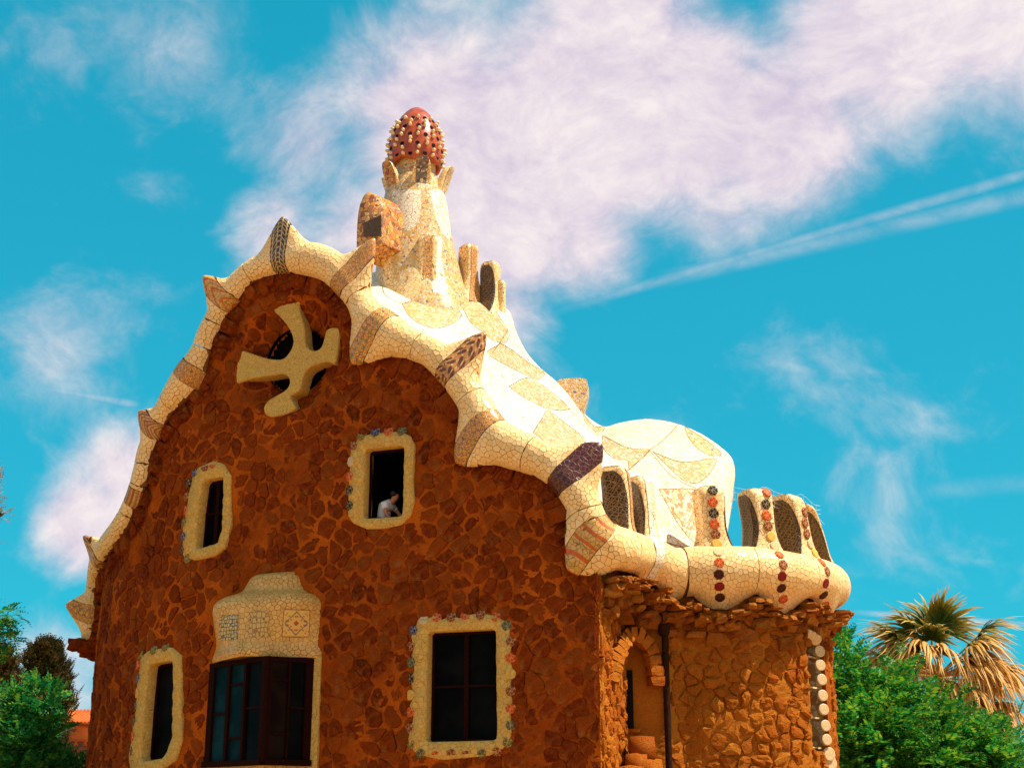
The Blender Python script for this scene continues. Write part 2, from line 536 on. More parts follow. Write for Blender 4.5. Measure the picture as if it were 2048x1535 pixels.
def stone_mat(name, cols, lich=0.4, patch=(0.28, 0.045, 0.0045)):
    m, nt = new_mat(name)
    co = obj_coords(nt)
    rr = rand_of(nt)
    base = nt.ramp(rr, cols)
    n = nt.add("ShaderNodeTexNoise", {0: co, 2: 9.0, 3: 6.0, 4: 0.65})
    base = nt.mix(nt.maprange(n.outputs[0], 0.40, 0.66), base, nt.mix(0.6, base, rgba((0.40, 0.08, 0.01))))
    n2 = nt.add("ShaderNodeTexNoise", {0: co, 2: 38.0, 3: 4.0, 4: 0.7})
    base = nt.mix(nt.maprange(n2.outputs[0], 0.5, 0.72, 0.0, 0.7), base, rgba((0.09, 0.022, 0.006)))
    n3 = nt.add("ShaderNodeTexNoise", {0: co, 2: 2.2, 3: 5.0, 4: 0.6})
    base = nt.mix(nt.maprange(n3.outputs[0], 0.58, 0.72, 0.0, lich), base, rgba((0.42, 0.20, 0.05)))
    n4 = nt.add("ShaderNodeTexNoise", {0: co_world(nt), 2: 0.55, 3: 4.0, 4: 0.6})
    base = nt.mix(nt.maprange(n4.outputs[0], 0.45, 0.65, 0.0, 0.42), base, rgba(patch))
    nt.set("Base Color", base)
    nt.set("Roughness", 0.9)
    nt.set("Specular IOR Level", 0.03)
    bump(nt, nt.math("ADD", n.outputs[0], nt.math("MULTIPLY", n2.outputs[0], 0.8)), 1.0, 0.05)
    return m


MT["stone"] = stone_mat("dark red stone", [(0.0, (0.085, 0.012, 0.0035)), (0.25, (0.24, 0.032, 0.004)), (0.5, (0.13, 0.015, 0.0035)), (0.75, (0.34, 0.062, 0.006)), (1.0, (0.20, 0.046, 0.008))])
MT["stone_bay"] = stone_mat("tan rough stone", [(0.0, (0.30, 0.062, 0.006)), (0.35, (0.54, 0.16, 0.014)), (0.7, (0.42, 0.10, 0.009)), (1.0, (0.60, 0.21, 0.022))], patch=(0.44, 0.14, 0.014))
MT["eave_stone"] = stone_mat("eave rubble", [(0.0, (0.16, 0.05, 0.010)), (0.4, (0.36, 0.11, 0.015)), (0.75, (0.56, 0.24, 0.04)), (1.0, (0.26, 0.07, 0.012))], patch=(0.42, 0.14, 0.02))


def mortar(name, a, b, c):
    m, nt = new_mat(name)
    co = obj_coords(nt)
    n = nt.add("ShaderNodeTexNoise", {0: co_world(nt), 2: 0.55, 3: 7.0, 4: 0.68})
    n2 = nt.add("ShaderNodeTexNoise", {0: co, 2: 24.0, 3: 5.0, 4: 0.7})
    base = nt.mix(nt.maprange(n.outputs[0], 0.35, 0.66), rgba(a), rgba(b))
    base = nt.mix(nt.maprange(n2.outputs[0], 0.45, 0.75, 0.0, 0.75), base, rgba(c))
    nt.set("Base Color", base)
    nt.set("Roughness", 0.95)
    nt.set("Specular IOR Level", 0.02)
    bump(nt, n2.outputs[0], 0.8, 0.03)
    return m


MT["mortar"] = mortar("ochre mortar", (0.26, 0.042, 0.0042), (0.58, 0.120, 0.0090), (0.19, 0.029, 0.0035))
MT["mortar_bay"] = mortar("tan mortar", (0.48, 0.17, 0.018), (0.40, 0.12, 0.013), (0.24, 0.06, 0.008))


def plain(name, col, rough=0.5, spec=0.3, var=0.25, scale=8.0, metallic=0.0):
    m, nt = new_mat(name)
    co = obj_coords(nt)
    n = nt.add("ShaderNodeTexNoise", {0: co, 2: scale, 3: 5.0, 4: 0.6})
    dark = tuple(c * (1 - var) for c in col)
    lite = tuple(min(1, c * (1 + var)) for c in col)
    nt.set("Base Color", nt.mix(nt.maprange(n.outputs[0], 0.3, 0.7), rgba(dark), rgba(lite)))
    nt.set("Roughness", rough)
    nt.set("Specular IOR Level", spec)
    nt.set("Metallic", metallic)
    bump(nt, n.outputs[0], 0.2, 0.01)
    return m


MT["wood"] = plain("dark varnished wood", (0.016, 0.003, 0.0015), 0.75, 0.04, 0.4, 20)
MT["void"] = plain("painted interior dark", (0.012, 0.010, 0.009), 0.9, 0.05, 0.1)  # near-black colour carries the shade inside rooms and openings
MT["iron"] = plain("dark iron", (0.030, 0.012, 0.006), 0.8, 0.03, 0.4, 12)
MT["joint"] = plain("dark tile joint", (0.24, 0.10, 0.025), 0.9, 0.05)
MT["grout"] = plain("grout line", (0.25, 0.12, 0.03), 0.8, 0.2)
MT["white_paint"] = plain("white card", (0.8, 0.76, 0.7), 0.6, 0.2, 0.05)


def glass_mat(name, col, rough=0.2, spec=0.015):
    m, nt = new_mat(name)
    co = obj_coords(nt)
    n = nt.add("ShaderNodeTexNoise", {0: co, 2: 1.6, 3: 4.0})
    nt.set("Base Color", nt.mix(nt.maprange(n.outputs[0], 0.4, 0.65), rgba(tuple(c * 0.4 for c in col)), rgba(col)))
    nt.set("Roughness", rough)
    nt.set("Specular IOR Level", spec)
    bump(nt, n.outputs[0], 0.15, 0.02)
    return m


MT["glass"] = glass_mat("dark window glass", (0.006, 0.006, 0.006))
MT["glass_blue"] = glass_mat("reflection-toned glass", (0.008, 0.036, 0.046), 0.2)  # teal base colour stands in for reflected sky and trees
MT["glass_brown"] = glass_mat("smoky window glass", (0.022, 0.010, 0.006), 0.15)


def disc_mat(name, col, line):
    m, nt = new_mat(name)
    co = obj_coords(nt)
    v = nt.add("ShaderNodeTexVoronoi", {"Vector": co, "Scale": 1.7}, feature="DISTANCE_TO_EDGE")
    k = nt.maprange(v.outputs["Distance"], 0.035, 0.06)
    vc = nt.add("ShaderNodeTexVoronoi", {"Vector": co, "Scale": 1.7}, feature="F1")
    sp = nt.add("ShaderNodeSeparateColor", {0: vc.outputs["Color"]})
    body = nt.mix(nt.math("MULTIPLY", sp.outputs[0], 0.5), rgba(col), rgba(tuple(min(1, c * 1.7 + 0.01) for c in col)))
    nt.set("Base Color", nt.mix(k, rgba(line), body))
    nt.set("Roughness", 0.35)
    nt.set("Specular IOR Level", 0.08)
    bump(nt, k, 0.2, 0.05)
    return m


LN = (0.42, 0.28, 0.12)
DM = {"k": disc_mat("black disc", (0.02, 0.015, 0.015), LN), "b": disc_mat("navy disc", (0.035, 0.035, 0.10), (0.38, 0.32, 0.26)),
      "r": disc_mat("red disc", (0.48, 0.05, 0.008), (0.72, 0.34, 0.1)), "o": disc_mat("olive disc", (0.16, 0.10, 0.02), (0.5, 0.36, 0.1)),
      "n": disc_mat("brown disc", (0.20, 0.04, 0.012), (0.6, 0.35, 0.14)), "y": disc_mat("yellow disc", (0.62, 0.34, 0.05), (0.72, 0.46, 0.16)),
      "g": disc_mat("green disc", (0.07, 0.08, 0.035), LN), "w": disc_mat("pale disc", (0.62, 0.42, 0.22), (0.5, 0.33, 0.15)),
      "m": disc_mat("maroon disc", (0.20, 0.012, 0.010), (0.22, 0.02, 0.015)), "c": disc_mat("chocolate disc", (0.055, 0.014, 0.010), (0.08, 0.025, 0.018))}


# ------------------------------------------------------------------ ground
def ground():
    m, nt = new_mat("sandy ground")
    co = obj_coords(nt)
    n = nt.add("ShaderNodeTexNoise", {0: co, 2: 0.25, 3: 8.0, 4: 0.6})
    nt.set("Base Color", nt.mix(nt.maprange(n.outputs[0], 0.35, 0.65), rgba((0.33, 0.17, 0.05)), rgba((0.42, 0.23, 0.075))))
    nt.set("Roughness", 0.95)
    g = 1500.0
    mesh_obj("ground", [(-g, -g, 0), (g, -g, 0), (g, g, 0), (-g, g, 0)], [(0, 1, 2, 3)], m, kind="structure")


ground()

# ------------------------------------------------------------------ the lodge
LODGE = thing("gatehouse", "red stone gatehouse with wavy cream tiled roof and studded mushroom chimney", "building", (0.5, 34.0, 0.0))

# coping edges traced on the photograph: (outer, inner)
EDGES = [((140, 1278), (182, 1275)), ((151, 1225), (193, 1222)), ((171, 1150), (207, 1153)), ((184, 1105), (222, 1118)), ((219, 1052), (258, 1062)),
         ((248, 1000), (282, 1006)), ((264, 950), (304, 952)), ((275, 900), (313, 905)), ((294, 850), (331, 857)), ((311, 810), (352, 820)),
         ((329, 775), (385, 788)), ((352, 735), (408, 757)), ((380, 700), (422, 712)), ((396, 660), (438, 672)), ((418, 617), (457, 632)),
         ((440, 577), (482, 598)), ((474, 538), (505, 568)), ((515, 510), (537, 553)), ((565, 492), (573, 546)), ((612, 485), (618, 550)),
         ((672, 503), (652, 563)), ((714, 547), (682, 594)), ((740, 587), (697, 615)), ((768, 615), (712, 655)), ((792, 630), (742, 690)),
         ((810, 646), (786, 712)), ((838, 664), (824, 719)), ((880, 684), (858, 736)), ((928, 725), (885, 768)), ((965, 775), (912, 805)),
         ((985, 805), (926, 838)), ((1004, 835), (952, 890)), ((1026, 852), (992, 926)), ((1060, 870), (1043, 942)), ((1102, 892), (1085, 957)),
         ((1150, 928), (1112, 982)), ((1188, 980), (1135, 1020)), ((1208, 1025), (1155, 1075)), ((1225, 1045), (1190, 1128)),
         ((1245, 1057), (1240, 1139)), ((1290, 1072), (1290, 1150)), ((1342, 1096), (1342, 1180)), ((1392, 1094), (1392, 1187)),
         ((1440, 1094), (1440, 1188)), ((1502, 1095), (1502, 1184)), ((1564, 1103), (1564, 1190)), ((1611, 1112), (1611, 1193)),
         ((1650, 1123), (1650, 1200))]


def build_path():
    rows = []
    for (o, i) in EDGES:
        c = ((o[0] + i[0]) / 2, (o[1] + i[1]) / 2)
        s, z = COP.hit(c[0], c[1], 0.18)
        P = COP.pt(s, z, 0.18)
        dep = proj(P)[2]
        r = math.hypot(o[0] - i[0], o[1] - i[1]) / 2 * dep / FPX
        rows.append((s, z, r))
    # the first points sit on the silhouette: let s keep marching
    for k in range(4, -1, -1):
        if rows[k][0] > rows[k + 1][0] - 0.2:
            rows[k] = (rows[k + 1][0] - 0.30, rows[k][1], rows[k][2])
    # carry on round the back, level
    s, z, r = rows[-1]
    for k in range(1, 8):
        rows.append((s + 0.8 * k, z + 0.02 * k, r))
    return np.array(rows)


PATH = build_path()
_N = int(np.sum(np.linalg.norm(np.diff(PATH[:, :2], axis=0), axis=1)) / 0.035)
PATH = catmull(PATH, _N)
PS, PZ, PR = PATH[:, 0], PATH[:, 1], np.abs(PATH[:, 2])
PC3 = COP.pt(PS, PZ, 0.18)
PT3 = np.gradient(PC3, axis=0)
PT3 /= np.linalg.norm(PT3, axis=1)[:, None]
PN3 = np.array([COP.normal(s) for s in PS])
PO3 = np.cross(PT3, PN3)
PO3 /= np.linalg.norm(PO3, axis=1)[:, None]
if np.mean(PO3[:, 2]) < 0:
    PO3 = -PO3
PNN = np.cross(PO3, PT3)
PNN *= np.sign(np.sum(PNN * PN3, 1))[:, None]
PD = np.r_[0, np.cumsum(np.linalg.norm(np.diff(PC3, axis=0), axis=1))]
PPX = proj(PC3)


def near_station(px, py):
    return int(np.argmin((PPX[:-150, 0] - px) ** 2 + (PPX[:-150, 1] - py) ** 2))


def unproj_at(px, py, dep):
    d = ray(px, py)  # view depth 1
    p = d * dep
    p[2] += CAM_Z
    return p


# (base on the centre line, tip, half width in m, band material or None)
SPIKES = [((172, 1225), (133, 1203), 0.60, "band_vine"), ((202, 1108), (167, 1072), 0.50, "band_check"), ((306, 852), (282, 818), 0.46, "band_stripe"),
          ((450, 600), (411, 549), 0.46, "band_ladder"), ((569, 519), (566, 436), 0.62, "band_black"), ((694, 568), (742, 474), 0.60, "band_amber"),
          ((908, 744), (966, 664), 0.62, "band_check"), ((1133, 958), (1198, 887), 0.66, "band_plum")]
DROPS = [((372, 738), (402, 778), 0.45, "band_amber"), ((765, 655), (703, 722), 0.62, "band_vine"), ((985, 850), (920, 928), 0.66, "band_amber"),
         ((1190, 1062), (1153, 1150), 0.62, "band_ladder"), ((1290, 1111), (1290, 1176), 0.50, "white"), ((1342, 1138), (1344, 1200), 0.42, None),
         ((1440, 1141), (1440, 1224), 0.85, None), ((1564, 1147), (1562, 1230), 0.75, None), ((1648, 1162), (1652, 1240), 0.7, None),
         ((256, 985), (272, 1012), 0.3, "band_stripe")]
BANDW = 0.34


def voronoi_cells(seeds, box, reach):
    cells = []
    gs = reach
    key = {}
    for i, q in enumerate(seeds):
        key.setdefault((int(q[0] // gs), int(q[1] // gs)), []).append(i)
    S = np.asarray(seeds)
    for i, q in enumerate(seeds):
        poly = [(q[0] - gs, q[1] - gs), (q[0] + gs, q[1] - gs), (q[0] + gs, q[1] + gs), (q[0] - gs, q[1] + gs)]
        kx, ky = int(q[0] // gs), int(q[1] // gs)
        nb = [j for dx in (-1, 0, 1) for dy in (-1, 0, 1) for j in key.get((kx + dx, ky + dy), []) if j != i]
        nb.sort(key=lambda j: (seeds[j][0] - q[0]) ** 2 + (seeds[j][1] - q[1]) ** 2)
        for j in nb[:22]:
            mx, my = (seeds[j][0] + q[0]) / 2, (seeds[j][1] + q[1]) / 2
            ex, ey = seeds[j][0] - q[0], seeds[j][1] - q[1]
            dd = [(a[0] - mx) * ex + (a[1] - my) * ey for a in poly]
            if max(dd) <= 0:
                continue
            new = []
            m = len(poly)
            for u in range(m):
                a, b, da, db = poly[u], poly[(u + 1) % m], dd[u], dd[(u + 1) % m]
                if da <= 0:
                    new.append(a)
                if da * db < 0:
                    f = da / (da - db)
                    new.append((a[0] + (b[0] - a[0]) * f, a[1] + (b[1] - a[1]) * f))
            poly = new
            if len(poly) < 3:
                break
        cells.append(np.array(poly) if len(poly) >= 3 else None)
    return cells


def poisson(s0, s1, z0, z1, rad, aniso=0.8, tries=30000, facs=(0.5, 0.7, 0.9, 1.1, 1.3)):
    pts = []
    cell = {}
    for _ in range(tries):
        x, y = rnd.uniform(s0, s1), rnd.uniform(z0, z1)
        r = rad * rnd.choice(facs)
        k = (int(x / rad), int(y / rad))
        ok = True
        for dx in (-1, 0, 1):
            for dy in (-1, 0, 1):
                for (a, b) in cell.get((k[0] + dx, k[1] + dy), ()):
                    if (a - x) ** 2 + ((b - y) / aniso) ** 2 < r * r:
                        ok = False
                        break
                if not ok:
                    break
            if not ok:
                break
        if ok:
            cell.setdefault(k, []).append((x, y))
            pts.append(np.array((x, y)))
    return pts


def shards(G, rad, gap, lift, mat, parent, name="tile_shards", xlen=None, jref=None, hide=None):
    """broken tile laid on a grid surface G (rows x columns x 3): real, slightly tilted pieces with open joints"""
    n, m = G.shape[:2]
    jref = m // 2 if jref is None else jref
    x = np.r_[0, np.cumsum(np.linalg.norm(np.diff(G[:, jref], axis=0), axis=1))]
    arc = np.concatenate((np.zeros((n, 1)), np.cumsum(np.linalg.norm(np.diff(G, axis=1), axis=2), axis=1)), 1)
    arc = arc - arc[:, jref:jref + 1]
    gu, gv = np.gradient(G, axis=0), np.gradient(G, axis=1)
    N = np.cross(gu, gv)
    N /= np.linalg.norm(N, axis=2, keepdims=True) + 1e-9
    if np.mean(np.sum(N * (G - G.mean(1, keepdims=True)), 2)) < 0:
        N = -N
    y0, y1 = arc[:, 0].min(), arc[:, -1].max()
    if x[-1] < 0.06:
        return
    area = x[-1] * (y1 - y0)
    seeds = poisson(0, x[-1], y0, y1, rad, 1.0, int(area / (rad * rad) * 6) + 30, (0.6, 0.75, 0.9))
    lo, hi = np.interp([q[0] for q in seeds], x, arc[:, 0]), np.interp([q[0] for q in seeds], x, arc[:, -1])
    cells = voronoi_cells(seeds, None, rad * 2.2)
    ncol = np.arange(m)
    VV, FF, nb = [], [], 0
    for q, poly, a, b in zip(seeds, cells, lo, hi):
        if poly is None or not (a <= q[1] <= b):
            continue
        poly = np.stack((np.clip(poly[:, 0], 0.009, x[-1] - 0.009), poly[:, 1]), 1)
        c = poly.mean(0)
        d = poly - c
        l = np.linalg.norm(d, axis=1)
        poly = c + d * np.maximum(0.3, 1 - gap * rnd.uniform(0.7, 1.5) / np.maximum(l, 1e-3))[:, None]
        k = len(poly)
        fi = np.interp(poly[:, 0], x, np.arange(n))
        i0 = np.minimum(fi.astype(int), n - 2)
        f = fi - i0
        P, Q = np.zeros((k, 3)), np.zeros((k, 3))
        for t in range(k):
            row = arc[i0[t]] * (1 - f[t]) + arc[i0[t] + 1] * f[t]
            fj = np.interp(poly[t, 1], row, ncol)
            j0 = min(int(fj), m - 2)
            g = fj - j0
            w = ((1 - f[t]) * (1 - g), f[t] * (1 - g), (1 - f[t]) * g, f[t] * g)
            ii = ((i0[t], j0), (i0[t] + 1, j0), (i0[t], j0 + 1), (i0[t] + 1, j0 + 1))
            P[t] = sum(a_ * G[b_] for a_, b_ in zip(w, ii))
            Q[t] = sum(a_ * N[b_] for a_, b_ in zip(w, ii))
        if hide is not None and hide(P.mean(0)):
            continue
        nn = Q.mean(0)
        nn /= np.linalg.norm(nn) + 1e-9
        tilt = NR.normal(0, 0.022, 3)
        top = P + nn * lift + np.outer((P - P.mean(0)) @ tilt, nn)
        VV.append(np.vstack((P - nn * 0.012, top)))
        FF += [(nb + t, nb + (t + 1) % k, nb + k + (t + 1) % k, nb + k + t) for t in range(k)] + [tuple(range(nb + k, nb + 2 * k))]
        nb += 2 * k
    if VV:
        mesh_obj(name, np.vstack(VV), FF, mat, parent, False, kind="stuff")


def build_coping():
    n, m = len(PS), 44
    th = np.linspace(0, 2 * math.pi, m, endpoint=False)  # 0 = outward (away from the wall field), pi/2 = front
    ct, st = np.cos(th), np.sin(th)
    V = PC3[:, None, :] + PR[:, None, None] * (ct[None, :, None] * PO3[:, None, :] * 1.02 + st[None, :, None] * PNN[:, None, :] * 0.92)
    flat = np.zeros((n, m, 3))
    joints, bands = [], []
    for lst, isdrop in ((SPIKES, False), (DROPS, True)):
        for (b, tip, hw, mat) in lst:
            k = near_station(*b)
            dep = PPX[k, 2]
            if isdrop and 600 < b[0] < 1200:
                s, z = COP.hit(tip[0], tip[1], 0.16)
                tp = COP.pt(s, z, 0.16)
            else:
                tp = unproj_at(tip[0], tip[1], dep)
            d = tp - PC3[k]
            d3 = d - PT3[k] * np.dot(d, PT3[k])
            a, bb = np.dot(d3, PO3[k]), np.dot(d3, PNN[k])
            ang = math.atan2(bb, a)
            L = np.linalg.norm(d)
            ex = d * max(0.0, (L - PR[k] * 0.95) / L)
            t = np.abs(PD - PD[k]) / hw
            w = np.where(t < 1, np.clip(1 - t ** 1.5, 0, 1) ** (1.7 if not isdrop else 1.4), 0)
            dth = np.abs((th - ang + math.pi) % (2 * math.pi) - math.pi)
            g = np.where(dth < 1.25, (0.5 + 0.5 * np.cos(dth / 1.25 * math.pi)) ** 1.6, 0)
            flat += w[:, None, None] * g[None, :, None] * ex[None, None, :]
            # narrow the flanks towards the middle of the fin so that it thins out
            if mat:
                bands.append((k, mat))
    V = V + flat
    for px in ((214, 1130), (171, 1170), (245, 1020), (300, 930), (276, 965), (325, 790), (395, 690), (418, 640), (500, 545), (616, 515), (716, 597), (837, 692), (943, 797),
               (1058, 910), (1170, 1020), (1247, 1100), (1367, 1140), (1500, 1140), (1609, 1153)):
        joints.append(near_station(*px))
    cuts = [0]
    kind = {}
    kb = int(BANDW / 0.035 / 2 + 0.5) + 1
    for k, mat in bands:
        kind[(max(0, k - kb), min(n - 1, k + kb))] = mat
    marks = sorted(set([0, n - 1] + [j for j in joints if not any(a <= j <= b for a, b in kind)] + [x for ab in kind for x in ab]))
    for a, b in zip(marks[:-1], marks[1:]):
        if b - a < 1:
            continue
        mat = kind.get((a, b))
        sub = V[a:b + 1].copy()
        faces = grid_faces(b - a + 1, m, False, True)
        nm = "mosaic_band" if mat else "coping_segment"
        # close and slightly round the ends so that the joints read as thin recessed lines
        if not mat:
            c0, c1 = sub[0].mean(0), sub[-1].mean(0)
            g0 = PT3[a] * 0.012 if a in joints else 0
            g1 = -PT3[b] * 0.012 if b in joints else 0
            sub[0] = sub[0] + g0
            sub[-1] = sub[-1] + g1
            e0, e1 = PC3[a] + (sub[0] - PC3[a]) * 0.955, PC3[b] + (sub[-1] - PC3[b]) * 0.955
            sub = np.concatenate((e0[None], sub, e1[None]), 0)
            faces = grid_faces(b - a + 3, m, False, True)
            nn = (b - a + 3) * m
            faces += [tuple(range(m)), tuple(range(nn - 1, nn - 1 - m, -1))]
        else:
            cen = PC3[a:b + 1][:, None, :]
            dirv = sub - cen
            sub = sub + dirv / (np.linalg.norm(dirv, axis=2, keepdims=True) + 1e-9) * 0.020
        verts = sub.reshape(-1, 3)
        o = mesh_obj(nm, verts, faces, MT[mat] if mat else MT["joint"], LODGE, True)
        if not mat:
            cols = [(c_ - 13) % m for c_ in range(m - 8)]
            shards(V[a:b + 1][:, cols], 0.112, 0.0045, 0.017, MT["shard"], o, jref=13 + m // 4)
        if mat:
            uvl = o.data.uv_layers.new(name="UVMap")
            arc = np.cumsum(np.linalg.norm(np.diff(sub, axis=1, append=sub[:, :1]), axis=2), axis=1)
            uu = PD[a:b + 1] - PD[(a + b) // 2]
            vi = np.zeros(len(o.data.loops), np.int32)
            o.data.loops.foreach_get("vertex_index", vi)
            uv = np.stack((uu[vi // m], arc.reshape(-1)[vi]), 1)
            uvl.data.foreach_set("uv", uv.astype(np.float32).reshape(-1))
        else:
            o.data.polygons.foreach_set("use_smooth", np.array([len(p.vertices) == 4 for p in o.data.polygons]))


build_coping()

# ------------------------------------------------------------------ openings on the facade (traced outlines)
def zoomed(pts, ox, oy, sc):
    return [(ox + u / sc, oy + v / sc) for u, v in pts]


CROSS_C, CROSS_R = (579, 712), 1.40
cs, cz = FAC.hit(*CROSS_C)


def woff(s, z):
    """the round dish behind the cross"""
    r = np.hypot(s - cs, (z - cz) * 0.98)
    return np.where(r < CROSS_R, -0.62 * (1 - (r / CROSS_R) ** 2) ** 0.8, 0.0)


WIN_A = dict(open=[(733, 903), (738, 899), (805, 892), (811, 897), (808, 1029), (803, 1033), (735, 1038), (729, 1033)],
             outer=[(702, 900), (716, 876), (745, 866), (800, 862), (822, 872), (829, 890), (826, 960), (829, 1000), (822, 1030), (803, 1049), (770, 1056), (735, 1058),
                    (706, 1046), (696, 1030), (698, 960)],
             discs=[(724, 871, "o"), (751, 863, "b"), (777, 862, "r"), (804, 861, "g"), (705, 892, "n"), (701, 923, "w"), (699, 953, "r"), (698, 981, "k"), (697, 1011, "k")])
WIN_B = dict(open=[(409, 966), (416, 960), (448, 954), (451, 960), (447, 1060), (440, 1084), (431, 1089), (400, 1098), (395, 1092), (400, 1030)],
             outer=[(385, 953), (398, 934), (425, 922), (446, 926), (462, 950), (462, 1050), (450, 1095), (428, 1112), (390, 1120), (366, 1112), (366, 1060), (376, 1000)],
             discs=[(427.5, 928, "r"), (411, 933, "n"), (391, 944, "b"), (376, 965.5, "k"), (372, 993, "n"), (371, 1020, "r"), (367, 1046, "o"), (365, 1073, "b"),
                    (364, 1100, "k"), (375.5, 1116, "o")])
WIN_C = dict(open=[(303, 1332), (310, 1327), (347, 1321), (351, 1330), (348, 1472), (340, 1500), (328, 1516), (292, 1522), (287, 1515), (294, 1420)],
             outer=[(281, 1315), (300, 1299), (343, 1293), (364, 1310), (364, 1480), (352, 1520), (330, 1535), (290, 1548), (262, 1545), (258, 1520), (270, 1430)],
             discs=[(332, 1292, "o"), (308, 1298, "o"), (282, 1308.5, "o"), (275.5, 1328, "r"), (275.5, 1357, "b"), (274, 1384.6, "y"), (271, 1414, "k"), (268, 1442.6, "k"),
                    (265, 1471.6, "r"), (262.6, 1500.6, "k")])
_e = lambda pts: zoomed(pts, 780, 1200, 1375 / 300)
WIN_E = dict(open=_e([(357, 310), (372, 292), (955, 266), (980, 285), (992, 1265), (970, 1282), (360, 1298), (340, 1280)]),
             outer=_e([(245, 210), (260, 160), (330, 175), (400, 140), (480, 175), (560, 135), (640, 165), (740, 125), (860, 120), (950, 140), (1050, 185), (1095, 260), (1090, 340),
                       (1112, 430), (1092, 520), (1115, 620), (1095, 820), (1115, 920), (1098, 1040), (1115, 1180), (1095, 1280), (1040, 1350), (920, 1420), (700, 1440), (480, 1460),
                       (330, 1430), (220, 1390), (165, 1300), (180, 1200), (215, 1080), (180, 960), (215, 900), (190, 740), (225, 640), (195, 500), (225, 420), (190, 340)]),
             discs=[(*q, c) for q, c in zip(_e([(212, 278), (193, 420), (190, 570), (190, 716), (187, 866), (185, 1022), (180, 1170), (190, 1318), (285, 1408), (565, 1410), (845, 1412),
                                               (310, 180), (430, 152), (562, 150), (692, 136), (832, 130), (970, 150), (1073, 232), (1112, 378), (1110, 525), (1108, 672), (1108, 828), (1110, 990),
                                               (1110, 1142), (1080, 1300), (420, 1425), (700, 1420), (980, 1390)]),
                                           "bngkyrnogngwrnrnrgnrynrgornn")])
HOOD_EX = [(428, 1320), (428, 1210), (455, 1184), (485, 1180), (500, 1152), (592, 1146), (606, 1172), (632, 1182), (642, 1210), (642, 1330), (640, 1560), (404, 1560)]


def polar(poly, c, th):
    P = np.asarray(poly, float) - c
    out = np.zeros(len(th))
    for k, t in enumerate(th):
        d = np.array((math.cos(t), math.sin(t)))
        best = 0.05
        for a, b in zip(P, np.roll(P, -1, 0)):
            e = b - a
            den = d[0] * e[1] - d[1] * e[0]
            if abs(den) < 1e-9:
                continue
            tt = (a[0] * e[1] - a[1] * e[0]) / den
            u = (a[0] * d[1] - a[1] * d[0]) / den
            if tt > 0 and -1e-6 <= u <= 1 + 1e-6:
                best = max(best, tt)
        out[k] = best
    return out


HOLES, EXCL = [], []
for W_ in (WIN_A, WIN_B, WIN_C, WIN_E):
    W_["o"] = FAC.hits(W_["open"], -0.02)
    W_["O"] = FAC.hits(W_["outer"], 0.05)
    c = W_["o"].mean(0)
    W_["c"] = c
    W_["th"] = np.linspace(0, 2 * math.pi, 120, endpoint=False)
    W_["ro"], W_["rO"] = polar(W_["o"], c, W_["th"]), polar(W_["O"], c, W_["th"])
    W_["rO"] = np.maximum(W_["rO"], W_["ro"] + 0.06)
    W_["e"] = np.stack((np.cos(W_["th"]), np.sin(W_["th"])), 1)
    HOLES.append(c + W_["e"] * (W_["ro"] * 0.5 + W_["rO"] * 0.5)[:, None])
    EXCL.append(c + W_["e"] * (W_["rO"] * 0.97)[:, None])
HOLES.append(np.array([(cs + 0.80 * math.cos(a), cz + 0.80 * math.sin(a)) for a in np.linspace(0, 6.283, 40)[:-1]]))
EXCL.append(HOLES[-1])
HOOD_SZ = FAC.hits(HOOD_EX)
EXCL.append(HOOD_SZ)


# ------------------------------------------------------------------ walls
# top edge of the facade wall follows the coping
_i_end = near_station(1180, 1060)
_fs = np.array([FAC.s[np.argmin((FAC.P[:, 0] - q[0]) ** 2 + (FAC.P[:, 1] - q[1]) ** 2)] for q in PC3[:_i_end, :2]])
_o = np.argsort(_fs)


def wall_top(s):
    return np.interp(s, _fs[_o], PZ[:_i_end][_o])


def rough_wall(name, plan, s0, s1, topf, mat, holes, amp, ds=0.07, dz=0.07, offf=None):
    S = np.linspace(s0, s1, int((s1 - s0) / ds) + 1)
    nz = int(15.5 / dz)
    V = []
    tops = topf(S)
    fr = np.linspace(0, 1, nz)
    ss, ff = np.meshgrid(S, fr, indexing="ij")
    zz = ff * tops[:, None]
    off = np.zeros_like(ss)
    if offf is not None:
        off = off + offf(ss, zz)
    for k in range(5):
        a, b, c, d = NR.uniform(1, 5, 2).tolist() + NR.uniform(0, 6.28, 2).tolist()
        off = off + amp * 0.4 * np.sin(a * ss + c) * np.sin(b * zz + d)
    off += NR.normal(0, amp * 0.25, off.shape)
    V = plan.pt(ss, zz, off)
    inside = np.zeros(ss.shape, bool)
    f = []
    cm = lambda A: (A[:-1, :-1] + A[1:, :-1] + A[1:, 1:] + A[:-1, 1:]) / 4
    cS, cZ = cm(ss), cm(zz)
    kill = np.zeros(cS.shape, bool)
    for hpoly in holes:
        kill |= inpoly(cS, cZ, hpoly)
    for i in range(len(S) - 1):
        for j in range(nz - 1):
            if not kill[i, j]:
                a = i * nz + j
                f.append((a, a + nz, a + nz + 1, a + 1))
    return mesh_obj(name, V.reshape(-1, 3), f, mat, LODGE, True)


